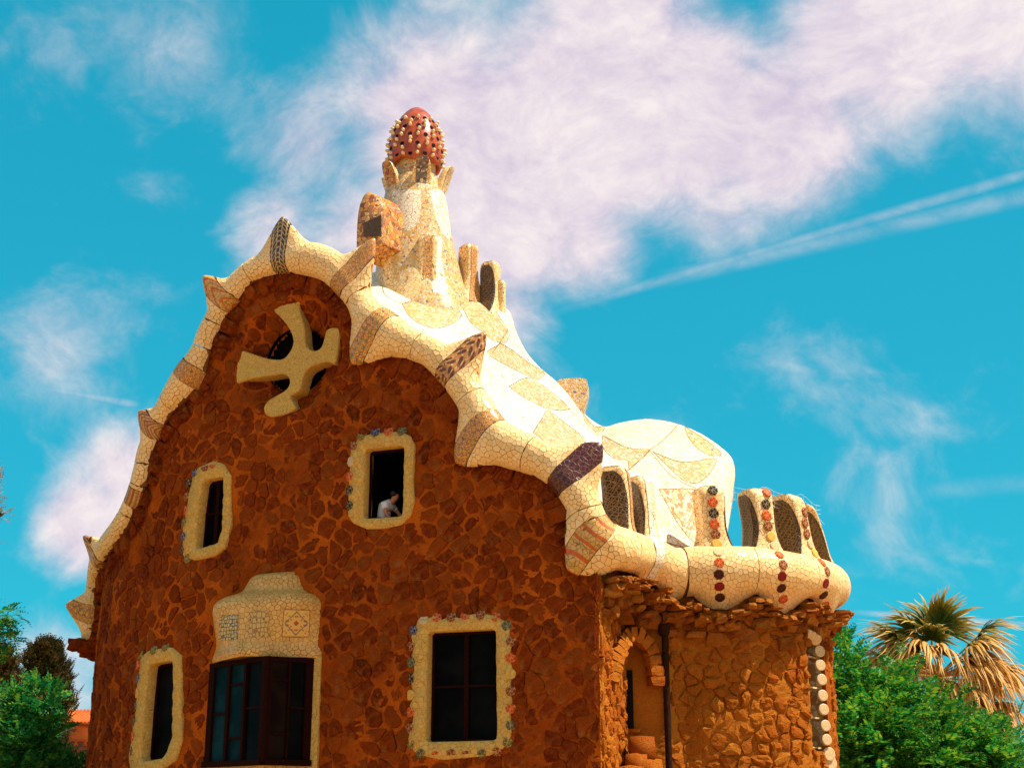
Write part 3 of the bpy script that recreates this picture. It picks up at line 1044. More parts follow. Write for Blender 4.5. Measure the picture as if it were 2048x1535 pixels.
facade = rough_wall("facade_wall", FAC, FAC.s[0], S_COR, wall_top, MT["mortar"], HOLES, 0.032, offf=woff)
BAY_TOP = float(np.median(PZ[near_station(1392, 1140):near_station(1564, 1147)]))
SLIT = BAY.hits([(1251, 1345), (1264, 1347), (1268, 1452), (1255, 1452)])
_sB = BAY.s[np.argmin((BAY.P[:, 0] - PB[0]) ** 2 + (BAY.P[:, 1] - PB[1]) ** 2)]
_sC = BAY.s[np.argmin((BAY.P[:, 0] - PC[0]) ** 2 + (BAY.P[:, 1] - PC[1]) ** 2)]
BW = [(1613, 1290), (1640, 1292), (1653, 1500), (1626, 1500)]
BW_SZ = BAY.hits(BW)
bay = rough_wall("bay_wall", BAY, 0.0, BAY.s[-1], lambda s: np.full_like(s, BAY_TOP), MT["mortar_bay"], [BW_SZ], 0.035, 0.08, 0.08)


# ------------------------------------------------------------------ stones: Voronoi cells set proud of the mortar
def stone_geo(plan, poly, gap, hgt, offf, jag):
    c = poly.mean(0)
    d = poly - c
    l = np.linalg.norm(d, axis=1)
    poly = c + d * np.maximum(0.35, 1 - gap / np.maximum(l, 1e-3))[:, None]
    poly = chaikin(poly, 1, 0.22)
    if len(poly) > 12:
        poly = poly[::2]
    n = len(poly)
    poly = poly + NR.normal(0, jag, poly.shape)
    base = float(offf(c[0], c[1])) if offf is not None else 0.0
    o0 = np.array([float(offf(q[0], q[1])) for q in poly]) if offf is not None else np.zeros(n)
    tilt = NR.normal(0, 0.25, 2)
    def lev(k, h, jit):
        q = c + (poly - c) * k
        hh = o0 * k + base * (1 - k) + h + (q - c) @ tilt * 0.25 * (h > 0) + NR.normal(0, jit, n)
        return plan.pt(q[:, 0], q[:, 1], hh)
    V = np.vstack((lev(1.0, -0.03, 0), lev(0.94, hgt * 0.75, hgt * 0.12), lev(0.58, hgt * 1.1, hgt * 0.2), plan.pt(c[0], c[1], base + hgt * 1.2).reshape(1, 3)))
    F = []
    for k in range(2):
        for i in range(n):
            j = (i + 1) % n
            F.append((k * n + i, k * n + j, (k + 1) * n + j, (k + 1) * n + i))
    for i in range(n):
        F.append((2 * n + i, 2 * n + (i + 1) % n, 3 * n))
    return V, F


def lay_stones(plan, wall, region, rad, gap, hgt, offf, mat, excl, limit, jag=0.008, aniso=0.8, topf=None, occl=None):
    s0, s1, z0, z1 = region
    seeds = poisson(s0, s1, z0, z1, rad, aniso)
    cells = voronoi_cells(seeds, region, rad * 2.2)
    items = []
    for q, poly in zip(seeds, cells):
        if poly is None:
            continue
        if plan is BAY and q[1] > BAY_TOP - 0.75:
            continue
        if topf is not None and q[1] > float(topf(q[0])) - 0.1:
            continue
        if any(inpoly(q[0], q[1], e) for e in excl):
            continue
        poly = poly.copy()
        poly[:, 0] = np.clip(poly[:, 0], s0, s1)
        poly[:, 1] = np.minimum(np.maximum(poly[:, 1], 0.0), (topf(poly[:, 0]) - 0.05) if topf is not None else BAY_TOP - 0.4)
        for _ in range(6):  # pull corners out of the openings
            bad = np.zeros(len(poly), bool)
            for e in excl:
                bad |= inpoly(poly[:, 0], poly[:, 1], e)
            if not bad.any():
                break
            poly = poly.copy()
            poly[bad] = poly[bad] * 0.75 + q * 0.25
        V, F = stone_geo(plan, poly, gap * rnd.choice((0.5, 0.8, 1.1, 1.7)), hgt * rnd.uniform(0.45, 1.25), offf, jag)
        pr = proj(V)
        m = pr[:, :2].mean(0)
        n3 = plan.normal(q[0])
        view = V.mean(0) - np.array((0, 0, CAM_Z))
        vis = -100 < m[0] < 2150 and m[1] < 1600 and np.dot(n3, view) < -0.02 * np.linalg.norm(view)
        ar = np.prod(pr[:, :2].max(0) - pr[:, :2].min(0)) if vis else 0
        if occl is not None and vis and occl(m):
            ar = 0
        items.append((ar, V, F))
    items.sort(key=lambda t: -t[0])
    rest_v, rest_f, nb = [], [], 0
    cnt = 0
    for ar, V, F in items:
        if cnt < limit and ar > 60:
            mesh_obj("stone", V, F, mat, wall, False, origin=V.mean(0))
            cnt += 1
        else:
            rest_v.append(V)
            rest_f += [tuple(a + nb for a in f) for f in F]
            nb += len(V)
    if rest_v:
        mesh_obj("small_stones", np.vstack(rest_v), rest_f, mat, wall, False, kind="stuff")
    return cnt


n_bay = lay_stones(BAY, bay, (0.05, BAY.s[-1] - 3.2, 0.0, BAY_TOP - 0.1), 0.52, 0.022, 0.065, None, MT["stone_bay"],
                   [BW_SZ, np.array([(_sB - 0.25, 1), (_sC + 0.1, 1), (_sC + 0.1, 6.4), (_sB - 0.25, 6.0)])], 90, 0.02)
n_fac = lay_stones(FAC, facade, (FAC.s[0], S_COR - 0.02, 0.0, 14.5), 0.50, 0.018, 0.030, woff, MT["stone"], EXCL, 300 - n_bay, 0.022, 0.78, wall_top)


def rock(center, ax, jit=0.16, res=2):
    """an irregular rounded block; ax = three half-axis vectors"""
    bm = bmesh.new()
    bmesh.ops.create_cube(bm, size=2.0)
    bmesh.ops.subdivide_edges(bm, edges=bm.edges[:], cuts=1, use_grid_fill=True)
    ax = np.asarray(ax)
    V, F = [], []
    for v in bm.verts:
        q = np.array(v.co)
        q = q * (0.62 + 0.38 / max(1.0, np.linalg.norm(q)) * 1.0)
        q = q + NR.normal(0, jit, 3)
        V.append(center + q @ ax)
    F = [tuple(v.index for v in f.verts) for f in bm.faces]
    bm.free()
    return np.array(V), F


def eave_stones():
    # radial rubble along the inner rim of the facade coping
    k0, k1 = near_station(170, 1262), near_station(1165, 1080)
    d = PD[k0]
    while d < PD[k1]:
        k = int(np.searchsorted(PD, d))
        w = rnd.uniform(0.10, 0.24)
        c = PC3[k] - PO3[k] * (PR[k] * 0.92 + rnd.uniform(0.06, 0.2)) - PNN[k] * rnd.uniform(0.16, 0.25)
        V, F = rock(c, (PT3[k] * w * 0.95, PO3[k] * rnd.uniform(0.22, 0.34), PNN[k] * rnd.uniform(0.13, 0.22)), 0.10)
        mesh_obj("rim_stone", V, F, MT["stone"], LODGE, False, origin=V.mean(0))
        d += w * 2.02
    # ragged slabs under the eave of the bay: three courses stepping inwards
    ka, kb = near_station(1165, 1085), near_station(1655, 1165)
    kb = min(len(PS) - 1, kb + 110)
    for course, (dz, proud, hh) in enumerate(((0.20, 0.43, 0.05), (0.30, 0.37, 0.06), (0.39, 0.20, 0.08), (0.55, 0.06, 0.10), (0.76, -0.02, 0.12))):
        d = PD[ka] + 0.25 + rnd.uniform(0, .2)
        while d < PD[kb]:
            k = int(np.searchsorted(PD, d))
            w = rnd.uniform(0.06, 0.15) * (1 + 0.2 * course)
            low = 0.0
            for (b, tip, hw, mat) in DROPS[3:]:
                if b[0] < 1150:
                    continue
                kk = near_station(*b)
                t = abs(PD[k] - PD[kk]) / hw
                if t < 1:
                    low = max(low, (1 - t ** 1.5) ** 1.4 * 0.34)
            z = PZ[k] - PR[k] - dz - low * (1 - 0.12 * course) + rnd.uniform(-0.03, 0.03) * (1 + course)
            c = COP.pt(PS[k], z, proud - 0.15 + rnd.uniform(-0.05, 0.10))
            n3, t3 = COP.normal(PS[k]), COP.tangent(PS[k])
            tw = rnd.uniform(-0.35, 0.35)
            up = np.array((0, 0, 1.0))
            V, F = rock(c, (t3 * w + up * w * tw * 0.4 + n3 * w * tw, n3 * rnd.uniform(0.22, 0.34), up * hh * rnd.uniform(0.6, 1.5) + n3 * rnd.uniform(-0.05, 0.06)), 0.12)
            mesh_obj("eave_stone", V, F, MT["eave_stone"], LODGE, False, origin=V.mean(0))
            d += w * 1.9
    # bracket below the left end of the coping
    for (px, py, r) in ((163, 1290, 0.26), (182, 1298, 0.25), (152, 1285, 0.17), (176, 1306, 0.2), (192, 1312, 0.2), (196, 1290, 0.25)):
        P = unproj_at(px, py, PPX[near_station(172, 1260), 2] - 0.1)
        V, F = rock(P, (np.array((r, 0, 0)), np.array((0, r * 1.6, 0)), np.array((0, 0, r * 0.6))), 0.14)
        mesh_obj("rim_stone", V, F, MT["stone"], LODGE, False, origin=V.mean(0))


eave_stones()


def tube(path, r, n=8, closed_ends=True):
    P = np.asarray(path, float)
    rr = np.full(len(P), r) if np.isscalar(r) else np.asarray(r)
    T = np.gradient(P, axis=0)
    T /= np.linalg.norm(T, axis=1)[:, None] + 1e-12
    ref = np.array((0.31, 0.22, 0.93))
    A = np.cross(T, ref)
    A /= np.linalg.norm(A, axis=1)[:, None] + 1e-12
    B = np.cross(T, A)
    th = np.linspace(0, 2 * math.pi, n, endpoint=False)
    V = P[:, None, :] + rr[:, None, None] * (np.cos(th)[None, :, None] * A[:, None] + np.sin(th)[None, :, None] * B[:, None])
    F = grid_faces(len(P), n, False, True)
    if closed_ends:
        F += [tuple(range(n - 1, -1, -1)), tuple(range((len(P) - 1) * n, len(P) * n))]
    return V.reshape(-1, 3), F


class Geo:
    def __init__(self):
        self.v, self.f, self.n = [], [], 0

    def add(self, V, F):
        V = np.asarray(V, float).reshape(-1, 3)
        self.v.append(V)
        self.f += [tuple(int(a) + self.n for a in f) for f in F]
        self.n += len(V)
        return self

    def box(self, c, ax):
        c, ax = np.asarray(c), np.asarray(ax)
        q = np.array([(x, y, z) for x in (-1, 1) for y in (-1, 1) for z in (-1, 1)], float)
        return self.add(c + q @ ax, [(0, 1, 3, 2), (4, 6, 7, 5), (0, 4, 5, 1), (2, 3, 7, 6), (0, 2, 6, 4), (1, 5, 7, 3)])

    def obj(self, name, mat, parent=None, smooth=False, kind=None, origin=None):
        return mesh_obj(name, np.vstack(self.v), self.f, mat, parent, smooth, kind, origin=origin)


def split_patches(V, F, mat, name, patches, smooth=True, facing=None):
    """one surface cut along traced outlines: every patch of other tile is a part of its own"""
    V = np.asarray(V).reshape(-1, 3)
    C = np.array([V[list(f)].mean(0) for f in F])
    px = proj(C)
    own = np.zeros(len(F), int)
    for k, (pn, pm, poly) in enumerate(patches):
        own[inpoly(px[:, 0], px[:, 1], poly) & (facing if facing is not None else True)] = k + 1
    for k in range(len(patches) + 1):
        sel = np.nonzero(own == k)[0]
        if len(sel) == 0:
            continue
        ids = sorted({i for q in sel for i in F[q]})
        mp = {a: b for b, a in enumerate(ids)}
        nm, mt = (name, mat) if k == 0 else patches[k - 1][:2]
        mesh_obj(nm, V[ids], [tuple(mp[i] for i in F[q]) for q in sel], MT[mt], LODGE, smooth)


from mathutils.bvhtree import BVHTree
CAMV = Vector((0, 0, CAM_Z))


# ------------------------------------------------------------------ main roof skin
def roof():
    A = [((-1, 690), 0), ((704, 572), 0), ((722, 602), 0), ((745, 640), 0), ((785, 672), 0), ((830, 690), 0), ((895, 725), 0), ((943, 790), 0), ((978, 845), 0), ((1020, 885), 0), ((1065, 910), 0),
         ((1130, 955), 0), ((1172, 1020), 0), ((1225, 1080), 0), ((1290, 1110), 0), ((1345, 1135), 0), ((1395, 1140), 0), ((1440, 1140), 0)]
    A = [COP.hit(x, y, 0.02) for (x, y), _ in A[1:]]
    A3 = np.array([COP.pt(s, z, 0.02) for s, z in A])
    B = [(742, 545, 36.6), (790, 540, 36.4), (825, 545, 36.3), (870, 560, 36.2), (925, 585, 36.0), (985, 607, 36.0), (1018, 622, 36.0), (1032, 662, 36.0), (1052, 702, 36.1), (1080, 735, 36.2), (1110, 760, 36.3),
         (1140, 790, 36.4), (1170, 828, 36.5), (1206, 852, 36.6), (1236, 846, 36.6), (1268, 840, 36.6), (1302, 838, 36.6), (1350, 846, 36.5), (1400, 866, 36.4), (1442, 894, 36.2), (1464, 917, 36.0), (1470, 945, 35.8), (1467, 978, 35.6)]
    B3 = np.array([at(*b) for b in B])
    nu, nv = 230, 90
    A3, B3 = catmull(A3, nu), catmull(B3, nu)
    # let the seam stations on both edges follow each other
    V = np.zeros((nu, nv + 40, 3))
    for j in range(nv):
        t = j / (nv - 1)
        P = A3 * (1 - t) + B3 * t
        u = np.linspace(0, 1, nu)
        sag = 0.35 * np.sin(math.pi * t) * (1 - u) ** 0.5
        hump = np.clip((u - 0.58) / 0.42, 0, 1)
        P[:, 2] += -sag + 0.55 * hump * math.sin(math.pi * t) * np.sin(math.pi * np.clip(hump * 0.9 + 0.1, 0, 1))
        V[:, j] = P
    for j in range(40):
        t = (j + 1) / 40
        Q = B3.copy()
        Q[:, 1] += 3.2 * math.sin(t * math.pi / 2)
        Q[:, 2] += -3.6 * (1 - math.cos(t * math.pi / 2)) - 0.25 * t
        V[:, nv + j] = Q
    F = grid_faces(nu, nv + 40)
    z2 = lambda pts: zoomed(pts, 380, 420, 3.3016)
    z3 = lambda pts: zoomed(pts, 850, 560, 3.2508)
    z4 = lambda pts: zoomed(pts, 1080, 820, 3.2)
    pat = [("hump_skin", "hump", [(1203, 850), (1240, 836), (1300, 826), (1400, 850), (1490, 910), (1500, 1120), (1390, 1110), (1330, 1060), (1290, 1000), (1262, 940), (1232, 920), (1208, 890)]),
           ("mosaic_patch", "mosaic_pale", z2([(1400, 620), (1450, 600), (1540, 560), (1640, 560), (1700, 620), (1790, 680), (1760, 730), (1680, 770), (1600, 780), (1500, 740), (1440, 690)])),
           ("mosaic_patch", "mosaic_pale", z3([(250, 190), (330, 110), (430, 170), (540, 330), (535, 390), (510, 405), (440, 390), (380, 340), (300, 280)])),
           ("mosaic_patch", "mosaic_pale", z3([(490, 410), (560, 450), (680, 540), (775, 600), (760, 630), (720, 640), (600, 590), (420, 490), (410, 460), (460, 430)])),
           ("mosaic_patch", "mosaic_pale", z3([(545, 690), (660, 635), (760, 680), (930, 820), (920, 840), (870, 845), (780, 830), (640, 760)])),
           ("mosaic_patch", "mosaic_pale", z3([(700, 990), (760, 900), (800, 850), (900, 920), (1030, 1020), (1030, 1060), (930, 1090), (830, 1080), (740, 1020)])),
           ("mosaic_patch", "mosaic_pale", z3([(1030, 870), (1100, 950), (1165, 950), (1150, 990), (1110, 990), (1040, 920)])),
           ("mosaic_patch", "mosaic_pale", z4([(400, 160), (560, 240), (700, 255), (600, 350), (570, 380), (560, 320), (480, 310), (410, 250)])),
           ("mosaic_patch", "mosaic_pale", z4([(720, 265), (860, 320), (960, 330), (1120, 310), (1100, 380), (1060, 430), (1000, 465), (920, 450), (830, 370)])),
           ("mosaic_patch", "mosaic", z4([(920, 100), (1000, 150), (1100, 220), (1160, 280), (1100, 290), (1030, 260), (960, 190)])),
           ("mosaic_patch", "mosaic_brown", z4([(760, 505), (1000, 510), (1010, 600), (1020, 830), (970, 830), (880, 720), (800, 580)])),
           ("mosaic_patch", "mosaic", z4([(790, 840), (900, 870), (1000, 880), (960, 890), (860, 890)]))]
    split_patches(V, F, "white", "roof", pat, True, np.array([(f[0] % (nv + 40)) < nv - 2 for f in F]))
    rb = BVHTree.FromPolygons([Vector(v) for v in V.reshape(-1, 3)], F)
    lines = [q[2] + [q[2][0]] for q in pat[1:]] + [z4([(700, 255), (760, 215), (830, 150), (880, 95)]), z4([(700, 255), (640, 320), (580, 372), (560, 385)]), z4([(700, 255), (820, 400), (900, 455), (1000, 500)]),
             z3([(540, 320), (490, 400), (440, 470)]), z3([(930, 830), (1010, 920), (1100, 1000), (1160, 1000)]), z2([(1265, 480), (1290, 560), (1380, 612), (1470, 600), (1545, 500)])]
    for ln in lines:
        P = []
        for q in catmull(ln, max(24, len(ln) * 8)):
            loc, nn, _, _ = rb.ray_cast(CAMV, Vector(ray(*q)).normalized())
            if loc is not None:
                P.append(np.array(loc))
        runs, cur = [], []
        for q in P:
            if cur and np.linalg.norm(q - cur[-1]) > 0.5:
                runs.append(cur); cur = []
            cur.append(q)
        runs.append(cur)
        best = max(runs, key=len)
        if len(best) > 5:
            Vt, Ft = tube(best, 0.011, 5)
            mesh_obj("grout_seam", Vt, Ft, MT["grout"], LODGE, True)
    # the end lip of the hump and its shaded underside
    e0, e1 = V[nu - 1, :nv], None
    end = np.stack([e0, e0 + np.array((0.05, 0.35, -0.05)), e0 + np.array((-0.10, 0.5, -0.9)), e0 + np.array((-0.7, 0.9, -2.2))], 1)
    end[:, 1:, :] += 0
    mesh_obj("roof_end", end.reshape(-1, 3), grid_faces(nv, 4), MT["white"], LODGE, True)
    # plain skin on the side away from the camera, from the left coping back
    k1 = near_station(722, 600)
    ks = np.arange(0, k1, 12)
    rows = []
    for t in np.linspace(0, 1, 8):
        q = PC3[ks].copy()
        q[:, 1] += 5.5 * t
        q[:, 0] += 1.2 * t * np.clip((1.0 - np.arange(len(ks)) / len(ks)), 0, 1)
        q[:, 2] -= 0.5 * t * t
        rows.append(q)
    W_ = np.stack(rows, 1)
    mesh_obj("rear_roof", W_.reshape(-1, 3), grid_faces(len(ks), 8), MT["white"], LODGE, True)
    # terrace inside the bay parapet and the back wall that closes the house
    ring = [COP.pt(s, BAY_TOP - 0.1, -0.1) for s in np.linspace(PS[near_station(1180, 1060)], PS[-1], 60)]
    g = Geo()
    c = np.array((1.0, 37.5, BAY_TOP - 0.1))
    g.add(np.vstack((ring, c)), [(i, i + 1, 60) for i in range(59)])
    g.obj("terrace", MT["white"], LODGE)
    a, b = FAC.pt(FAC.s[0], 0, 0), BAY.pt(BAY.s[-1], 0, 0)
    g = Geo()
    n = 24
    for i in range(n + 1):
        t = i / n
        q = a * (1 - t) + b * t + np.array((0, 1.6 * math.sin(math.pi * t), 0))
        g.v += [np.array((q[0], q[1], 0.0)).reshape(1, 3), np.array((q[0], q[1], 7.0 + 3.5 * math.sin(math.pi * t))).reshape(1, 3)]
    g.f = [(2 * i, 2 * i + 2, 2 * i + 3, 2 * i + 1) for i in range(n)]
    g.obj("rear_wall", MT["mortar"], LODGE)
    return V


ROOF = roof()


def merlon(base, top, lat, out, hw, depth, mat="cream", lean=0.0, flare=1.5, parent=LODGE, name="merlon", topw=1.0, screens=(), band=None, back=1.0, neck=0.86, kick=0.0):
    base, top, lat, out = (np.asarray(a, float) for a in (base, top, lat, out))
    n, rows = 24, 22
    ax = top - base
    H = np.linalg.norm(ax)
    V = np.zeros((rows, n, 3))
    th = np.linspace(0, 2 * math.pi, n, endpoint=False)
    sq = lambda v, p: np.sign(v) * np.abs(v) ** p
    for r in range(rows):
        t = r / (rows - 1)
        if t < 0.92:
            w = hw * (neck + (flare - neck) * max(0, 1 - t / 0.55) ** 1.8 + (topw - neck) * max(0, (t - 0.45) / 0.55) ** 1.5)
            d = depth * (1 + 0.25 * max(0, 1 - t / 0.35) ** 2)
            h = t
        else:
            k = (t - 0.92) / 0.08
            w = hw * topw * math.sqrt(max(0.0, 1 - (0.98 * k) ** 2) * 0.55 + 0.45) * (1 if k < 1 else 0.55)
            d = depth * (1 - 0.35 * k)
            h = 0.92 + 0.08 * math.sin(k * math.pi / 2)
        c = base + ax * h + out * lean * (t ** 2 - 0.6 * t) * H - out * depth * 0.5 + out * kick * max(0.0, 1 - t / 0.45) ** 2
        x, y = sq(np.cos(th), 0.55), sq(np.sin(th), 0.55)
        conc = 1 - 0.16 * np.cos(y * math.pi / 2) * (np.abs(x) > 0.8)
        V[r] = c + (x * w * conc * np.where(y < 0, back, 1.0))[:, None] * lat + (y * d * 0.5)[:, None] * out
    F = grid_faces(rows, n, False, True) + [tuple(range((rows - 1) * n, rows * n))]
    o = mesh_obj(name, V.reshape(-1, 3), F, MT[mat], parent, True)
    def side_at(t, q, sgn):  # q 0 front .. 1 back
        r = min(rows - 2, t * (rows - 1))
        i, f = int(r), r - int(r)
        ang = (math.pi / 2 - (q * 0.86 + 0.07) * math.pi) if sgn > 0 else (math.pi / 2 + (q * 0.86 + 0.07) * math.pi)
        a = (ang % (2 * math.pi)) / (2 * math.pi) * n
        j, g = int(a) % n, a - int(a)
        row = lambda k: V[k, j] * (1 - g) + V[k, (j + 1) % n] * g
        return row(i) * (1 - f) + row(i + 1) * f
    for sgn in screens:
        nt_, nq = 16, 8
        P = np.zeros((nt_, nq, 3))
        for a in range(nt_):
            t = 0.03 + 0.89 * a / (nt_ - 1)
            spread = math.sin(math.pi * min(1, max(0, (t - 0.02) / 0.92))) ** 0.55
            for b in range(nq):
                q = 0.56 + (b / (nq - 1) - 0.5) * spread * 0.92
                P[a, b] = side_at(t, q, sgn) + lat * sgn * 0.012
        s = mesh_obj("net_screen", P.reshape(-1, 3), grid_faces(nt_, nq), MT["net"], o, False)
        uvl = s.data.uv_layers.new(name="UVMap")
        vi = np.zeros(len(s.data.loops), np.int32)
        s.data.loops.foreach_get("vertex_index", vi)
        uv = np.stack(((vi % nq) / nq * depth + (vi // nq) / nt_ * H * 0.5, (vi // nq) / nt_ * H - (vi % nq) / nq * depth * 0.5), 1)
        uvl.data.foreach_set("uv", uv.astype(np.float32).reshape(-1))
    if band:
        P = []
        K = 26
        for a in range(K):
            r = 0.2 + a / (K - 1) * (rows - 1.2 - 0.2)
            i, f = int(r), r - int(r)
            row = V[i] * (1 - f) + V[min(rows - 1, i + 1)] * f
            j = n // 4
            m_ = row[j]
            hw_ = np.linalg.norm(row[j - 3] - row[j + 3]) * 0.5
            P.append([m_ + lat * hw_ * x + out * 0.012 for x in (-0.5, 0, 0.5)])
        s = mesh_obj("mosaic_band", np.array(P).reshape(-1, 3), grid_faces(K, 3), MT[band], o, True)
        uvl = s.data.uv_layers.new(name="UVMap")
        vi = np.zeros(len(s.data.loops), np.int32)
        s.data.loops.foreach_get("vertex_index", vi)
        uvl.data.foreach_set("uv", np.stack(((vi % 3) * hw * 0.4, (vi // 3) / K * H), 1).astype(np.float32).reshape(-1))
    return o


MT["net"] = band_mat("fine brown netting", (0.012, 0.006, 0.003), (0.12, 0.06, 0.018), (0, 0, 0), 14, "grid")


def parapet_merlons():
    #      base px        top px        hw   depth screens band
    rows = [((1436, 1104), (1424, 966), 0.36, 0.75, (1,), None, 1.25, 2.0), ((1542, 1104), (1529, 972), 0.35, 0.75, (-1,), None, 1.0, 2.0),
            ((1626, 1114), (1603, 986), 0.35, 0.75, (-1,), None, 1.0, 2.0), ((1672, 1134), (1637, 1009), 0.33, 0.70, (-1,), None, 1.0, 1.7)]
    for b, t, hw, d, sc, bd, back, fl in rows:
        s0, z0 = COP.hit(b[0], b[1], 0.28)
        s1, z1 = COP.hit(t[0], t[1], 0.28)
        B, T = COP.pt(s0, z0 - 0.34, 0.24), COP.pt(s1, z1, 0.26)
        merlon(B, T, COP.tangent(s0), COP.normal(s0), hw, d, lean=-0.10, flare=fl, screens=sc, band=bd, back=back, kick=0.20)
    for b, t, bd in (((1262, 1085), (1244, 921), "band_amber"), ((1304, 1098), (1294, 949), "white")):
        s0, z0 = COP.hit(b[0], b[1], 0.15)
        s1, z1 = COP.hit(t[0], t[1], 0.15)
        B, T = COP.pt(s0, z0 - 0.1, 0.15), COP.pt(s0 - 0.05, z1, 0.2)
        merlon(B, T, COP.tangent(s0), COP.normal(s0), 0.28, 0.62, lean=-0.12, flare=1.3, screens=(-1,), band=bd, kick=0.15)


parapet_merlons()

# ------------------------------------------------------------------ ventilator tower with its crown and mushroom cap
TY = 36.0


def tower():
    rows = [(366, 778, 882), (378, 774, 886), (388, 771, 889), (395, 769, 891), (420, 765, 896), (445, 762, 899), (473, 760, 904), (500, 757, 910), (525, 754, 917), (550, 751, 923), (575, 748, 930), (600, 745, 938), (640, 742, 955), (700, 735, 975)]
    rows = [(y, l, r) for y, l, r in rows]
    ys = np.linspace(366, 700, 120)
    L = np.interp(ys, [a[0] for a in rows], [a[1] for a in rows])
    Rr = np.interp(ys, [a[0] for a in rows], [a[2] for a in rows])
    n = 150
    th = np.linspace(0, 2 * math.pi, n, endpoint=False)
    V = np.zeros((len(ys), n, 3))
    for i, y in enumerate(ys):
        c = at((L[i] + Rr[i]) / 2, y, TY)
        dep = proj(c)[2]
        r = (Rr[i] - L[i]) / 2 * dep / FPX
        V[i] = c + np.stack((np.cos(th) * r, np.sin(th) * r, 0 * th), 1)
    F = grid_faces(len(ys), n, False, True)
    cen = np.array([V.reshape(-1, 3)[list(f)].mean(0) for f in F])
    axis = at(838, 520, TY)
    facing = cen[:, 1] < axis[1] + 0.1
    F2 = F + [tuple(range(n))]
    facing = np.r_[facing, False]
    z1 = lambda pts: zoomed(pts, 680, 200, 3.8375)
    pat = [("tile_patch", "white", z1([(395, 690), (620, 690), (622, 760), (615, 850), (590, 930), (550, 985), (520, 998), (480, 980), (430, 890), (405, 800)])),
           ("tile_patch", "white", z1([(695, 690), (840, 690), (848, 850), (850, 1040), (835, 1070), (790, 1030), (740, 920), (710, 800)])),
           ("tile_patch", "cream", z1([(330, 1040), (395, 1040), (396, 1250), (410, 1350), (440, 1400), (490, 1415), (550, 1390), (580, 1320), (598, 1200), (602, 1040), (645, 1040), (645, 1380),
                                       (600, 1480), (520, 1540), (420, 1525), (330, 1450)])),
           ("tile_patch", "white", z1([(730, 1050), (785, 1040), (775, 1200), (790, 1320), (830, 1430), (800, 1480), (720, 1470), (690, 1400), (720, 1380)]))]
    split_patches(V.reshape(-1, 3), F2, "mosaic", "tower", pat, True, facing)
    # scalloped crown: one shell whose petals flare outwards
    ctop = at(831, 420, TY)
    kk = proj(ctop)[2] / FPX
    r0 = 57 * kk
    petals = [14, -50, 74, 136, -116, -170]
    nf, nvv = 216, 18
    ph = np.linspace(-math.pi, math.pi, nf, endpoint=False)
    pk = np.zeros(nf)
    for d_ in petals:
        dd = np.abs((np.degrees(ph) - d_ + 180) % 360 - 180)
        pk = np.maximum(pk, np.exp(-(dd / 18.5) ** 4))
    outer, inner_ = np.zeros((nf, nvv, 3)), np.zeros((nf, nvv, 3))
    for j in range(nvv):
        v = j / (nvv - 1)
        z = -0.42 + v * (0.72 + 0.88 * pk)
        rad = r0 * (1.16 - 0.22 * np.clip((z + 0.42) / 0.7, 0, 1)) + 0.36 * pk * v ** 2.6
        top = 0.06 * (j == nvv - 1)
        for arr, sub in ((outer, top * 0.6), (inner_, 0.17 + 0.02 * v - top * 0.6)):
            arr[:, j] = np.array(ctop) + np.stack((np.sin(ph) * (rad - sub), -np.cos(ph) * (rad - sub), z - top * 0.6), 1)
    Vc = np.concatenate((outer, inner_[:, ::-1]), 1)
    crown = mesh_obj("crown_parapet", Vc.reshape(-1, 3), grid_faces(nf, 2 * nvv, True, False), MT["cream"], LODGE, True)
    for d_, mt, wd in ((14, "mosaic_dark", 0.085), (-50, "mosaic_orange", 0.10), (74, "mosaic", 0.06)):
        i0 = int(round((math.radians(d_) + math.pi) / (2 * math.pi) * nf))
        hw_ = int(round(wd / (2 * math.pi) * nf * 2.2))
        idx = [(i0 + q) % nf for q in range(-hw_, hw_ + 1)]
        P = outer[idx, 3:nvv]
        nn = P - np.array((ctop[0], ctop[1], 0)) * (1, 1, 0) - P * (0, 0, 1)
        nn = nn / np.linalg.norm(nn, axis=2, keepdims=True)
        mesh_obj("mosaic_band", (P + nn * 0.012).reshape(-1, 3), grid_faces(len(idx), nvv - 3), MT[mt], crown, True)
    # lower merlon standing against the tower front
    for (b, t, deg, band, w) in (((856, 592), (857, 470), 12, "band_vine", 0.30),):
        a = R(deg)
        out = np.array((math.sin(a), -math.cos(a), 0))
        lat = np.array((math.cos(a), math.sin(a), 0))
        merlon(at(b[0], b[1], TY - 1.25), at(t[0], t[1], TY - 1.22), lat, out, w, 0.35, "cream", 0.1, 1.7, band="band_amber", name="tower_merlon", kick=0.0)
    for (b, t, w, bd) in (((950, 606), (946, 487), 0.25, "band_amber"), ((1001, 640), (994, 523), 0.23, None), ((1012, 640), (1008, 560), 0.10, None)):
        a = R(38 if bd else 62)
        out = np.array((math.sin(a), -math.cos(a), 0))
        lat = np.array((math.cos(a), math.sin(a), 0))
        merlon(at(b[0], b[1], TY - 0.2), at(t[0], t[1], TY - 0.2), lat, out, w, 0.5, "cream", 0.08, 2.5, band=bd, name="roof_merlon", screens=(-1,) if not bd and w > 0.2 else ())
    # neck
    zs = [at(830, y, TY)[2] for y in (412, 380, 350, 322)]
    c = at(830, 400, TY)
    k = proj(c)[2] / FPX
    V, F = tube([(c[0], c[1], z) for z in zs], [46 * k, 42 * k, 40 * k, 40 * k], 40)
    mesh_obj("neck", V, F, MT["mosaic"], LODGE, True)
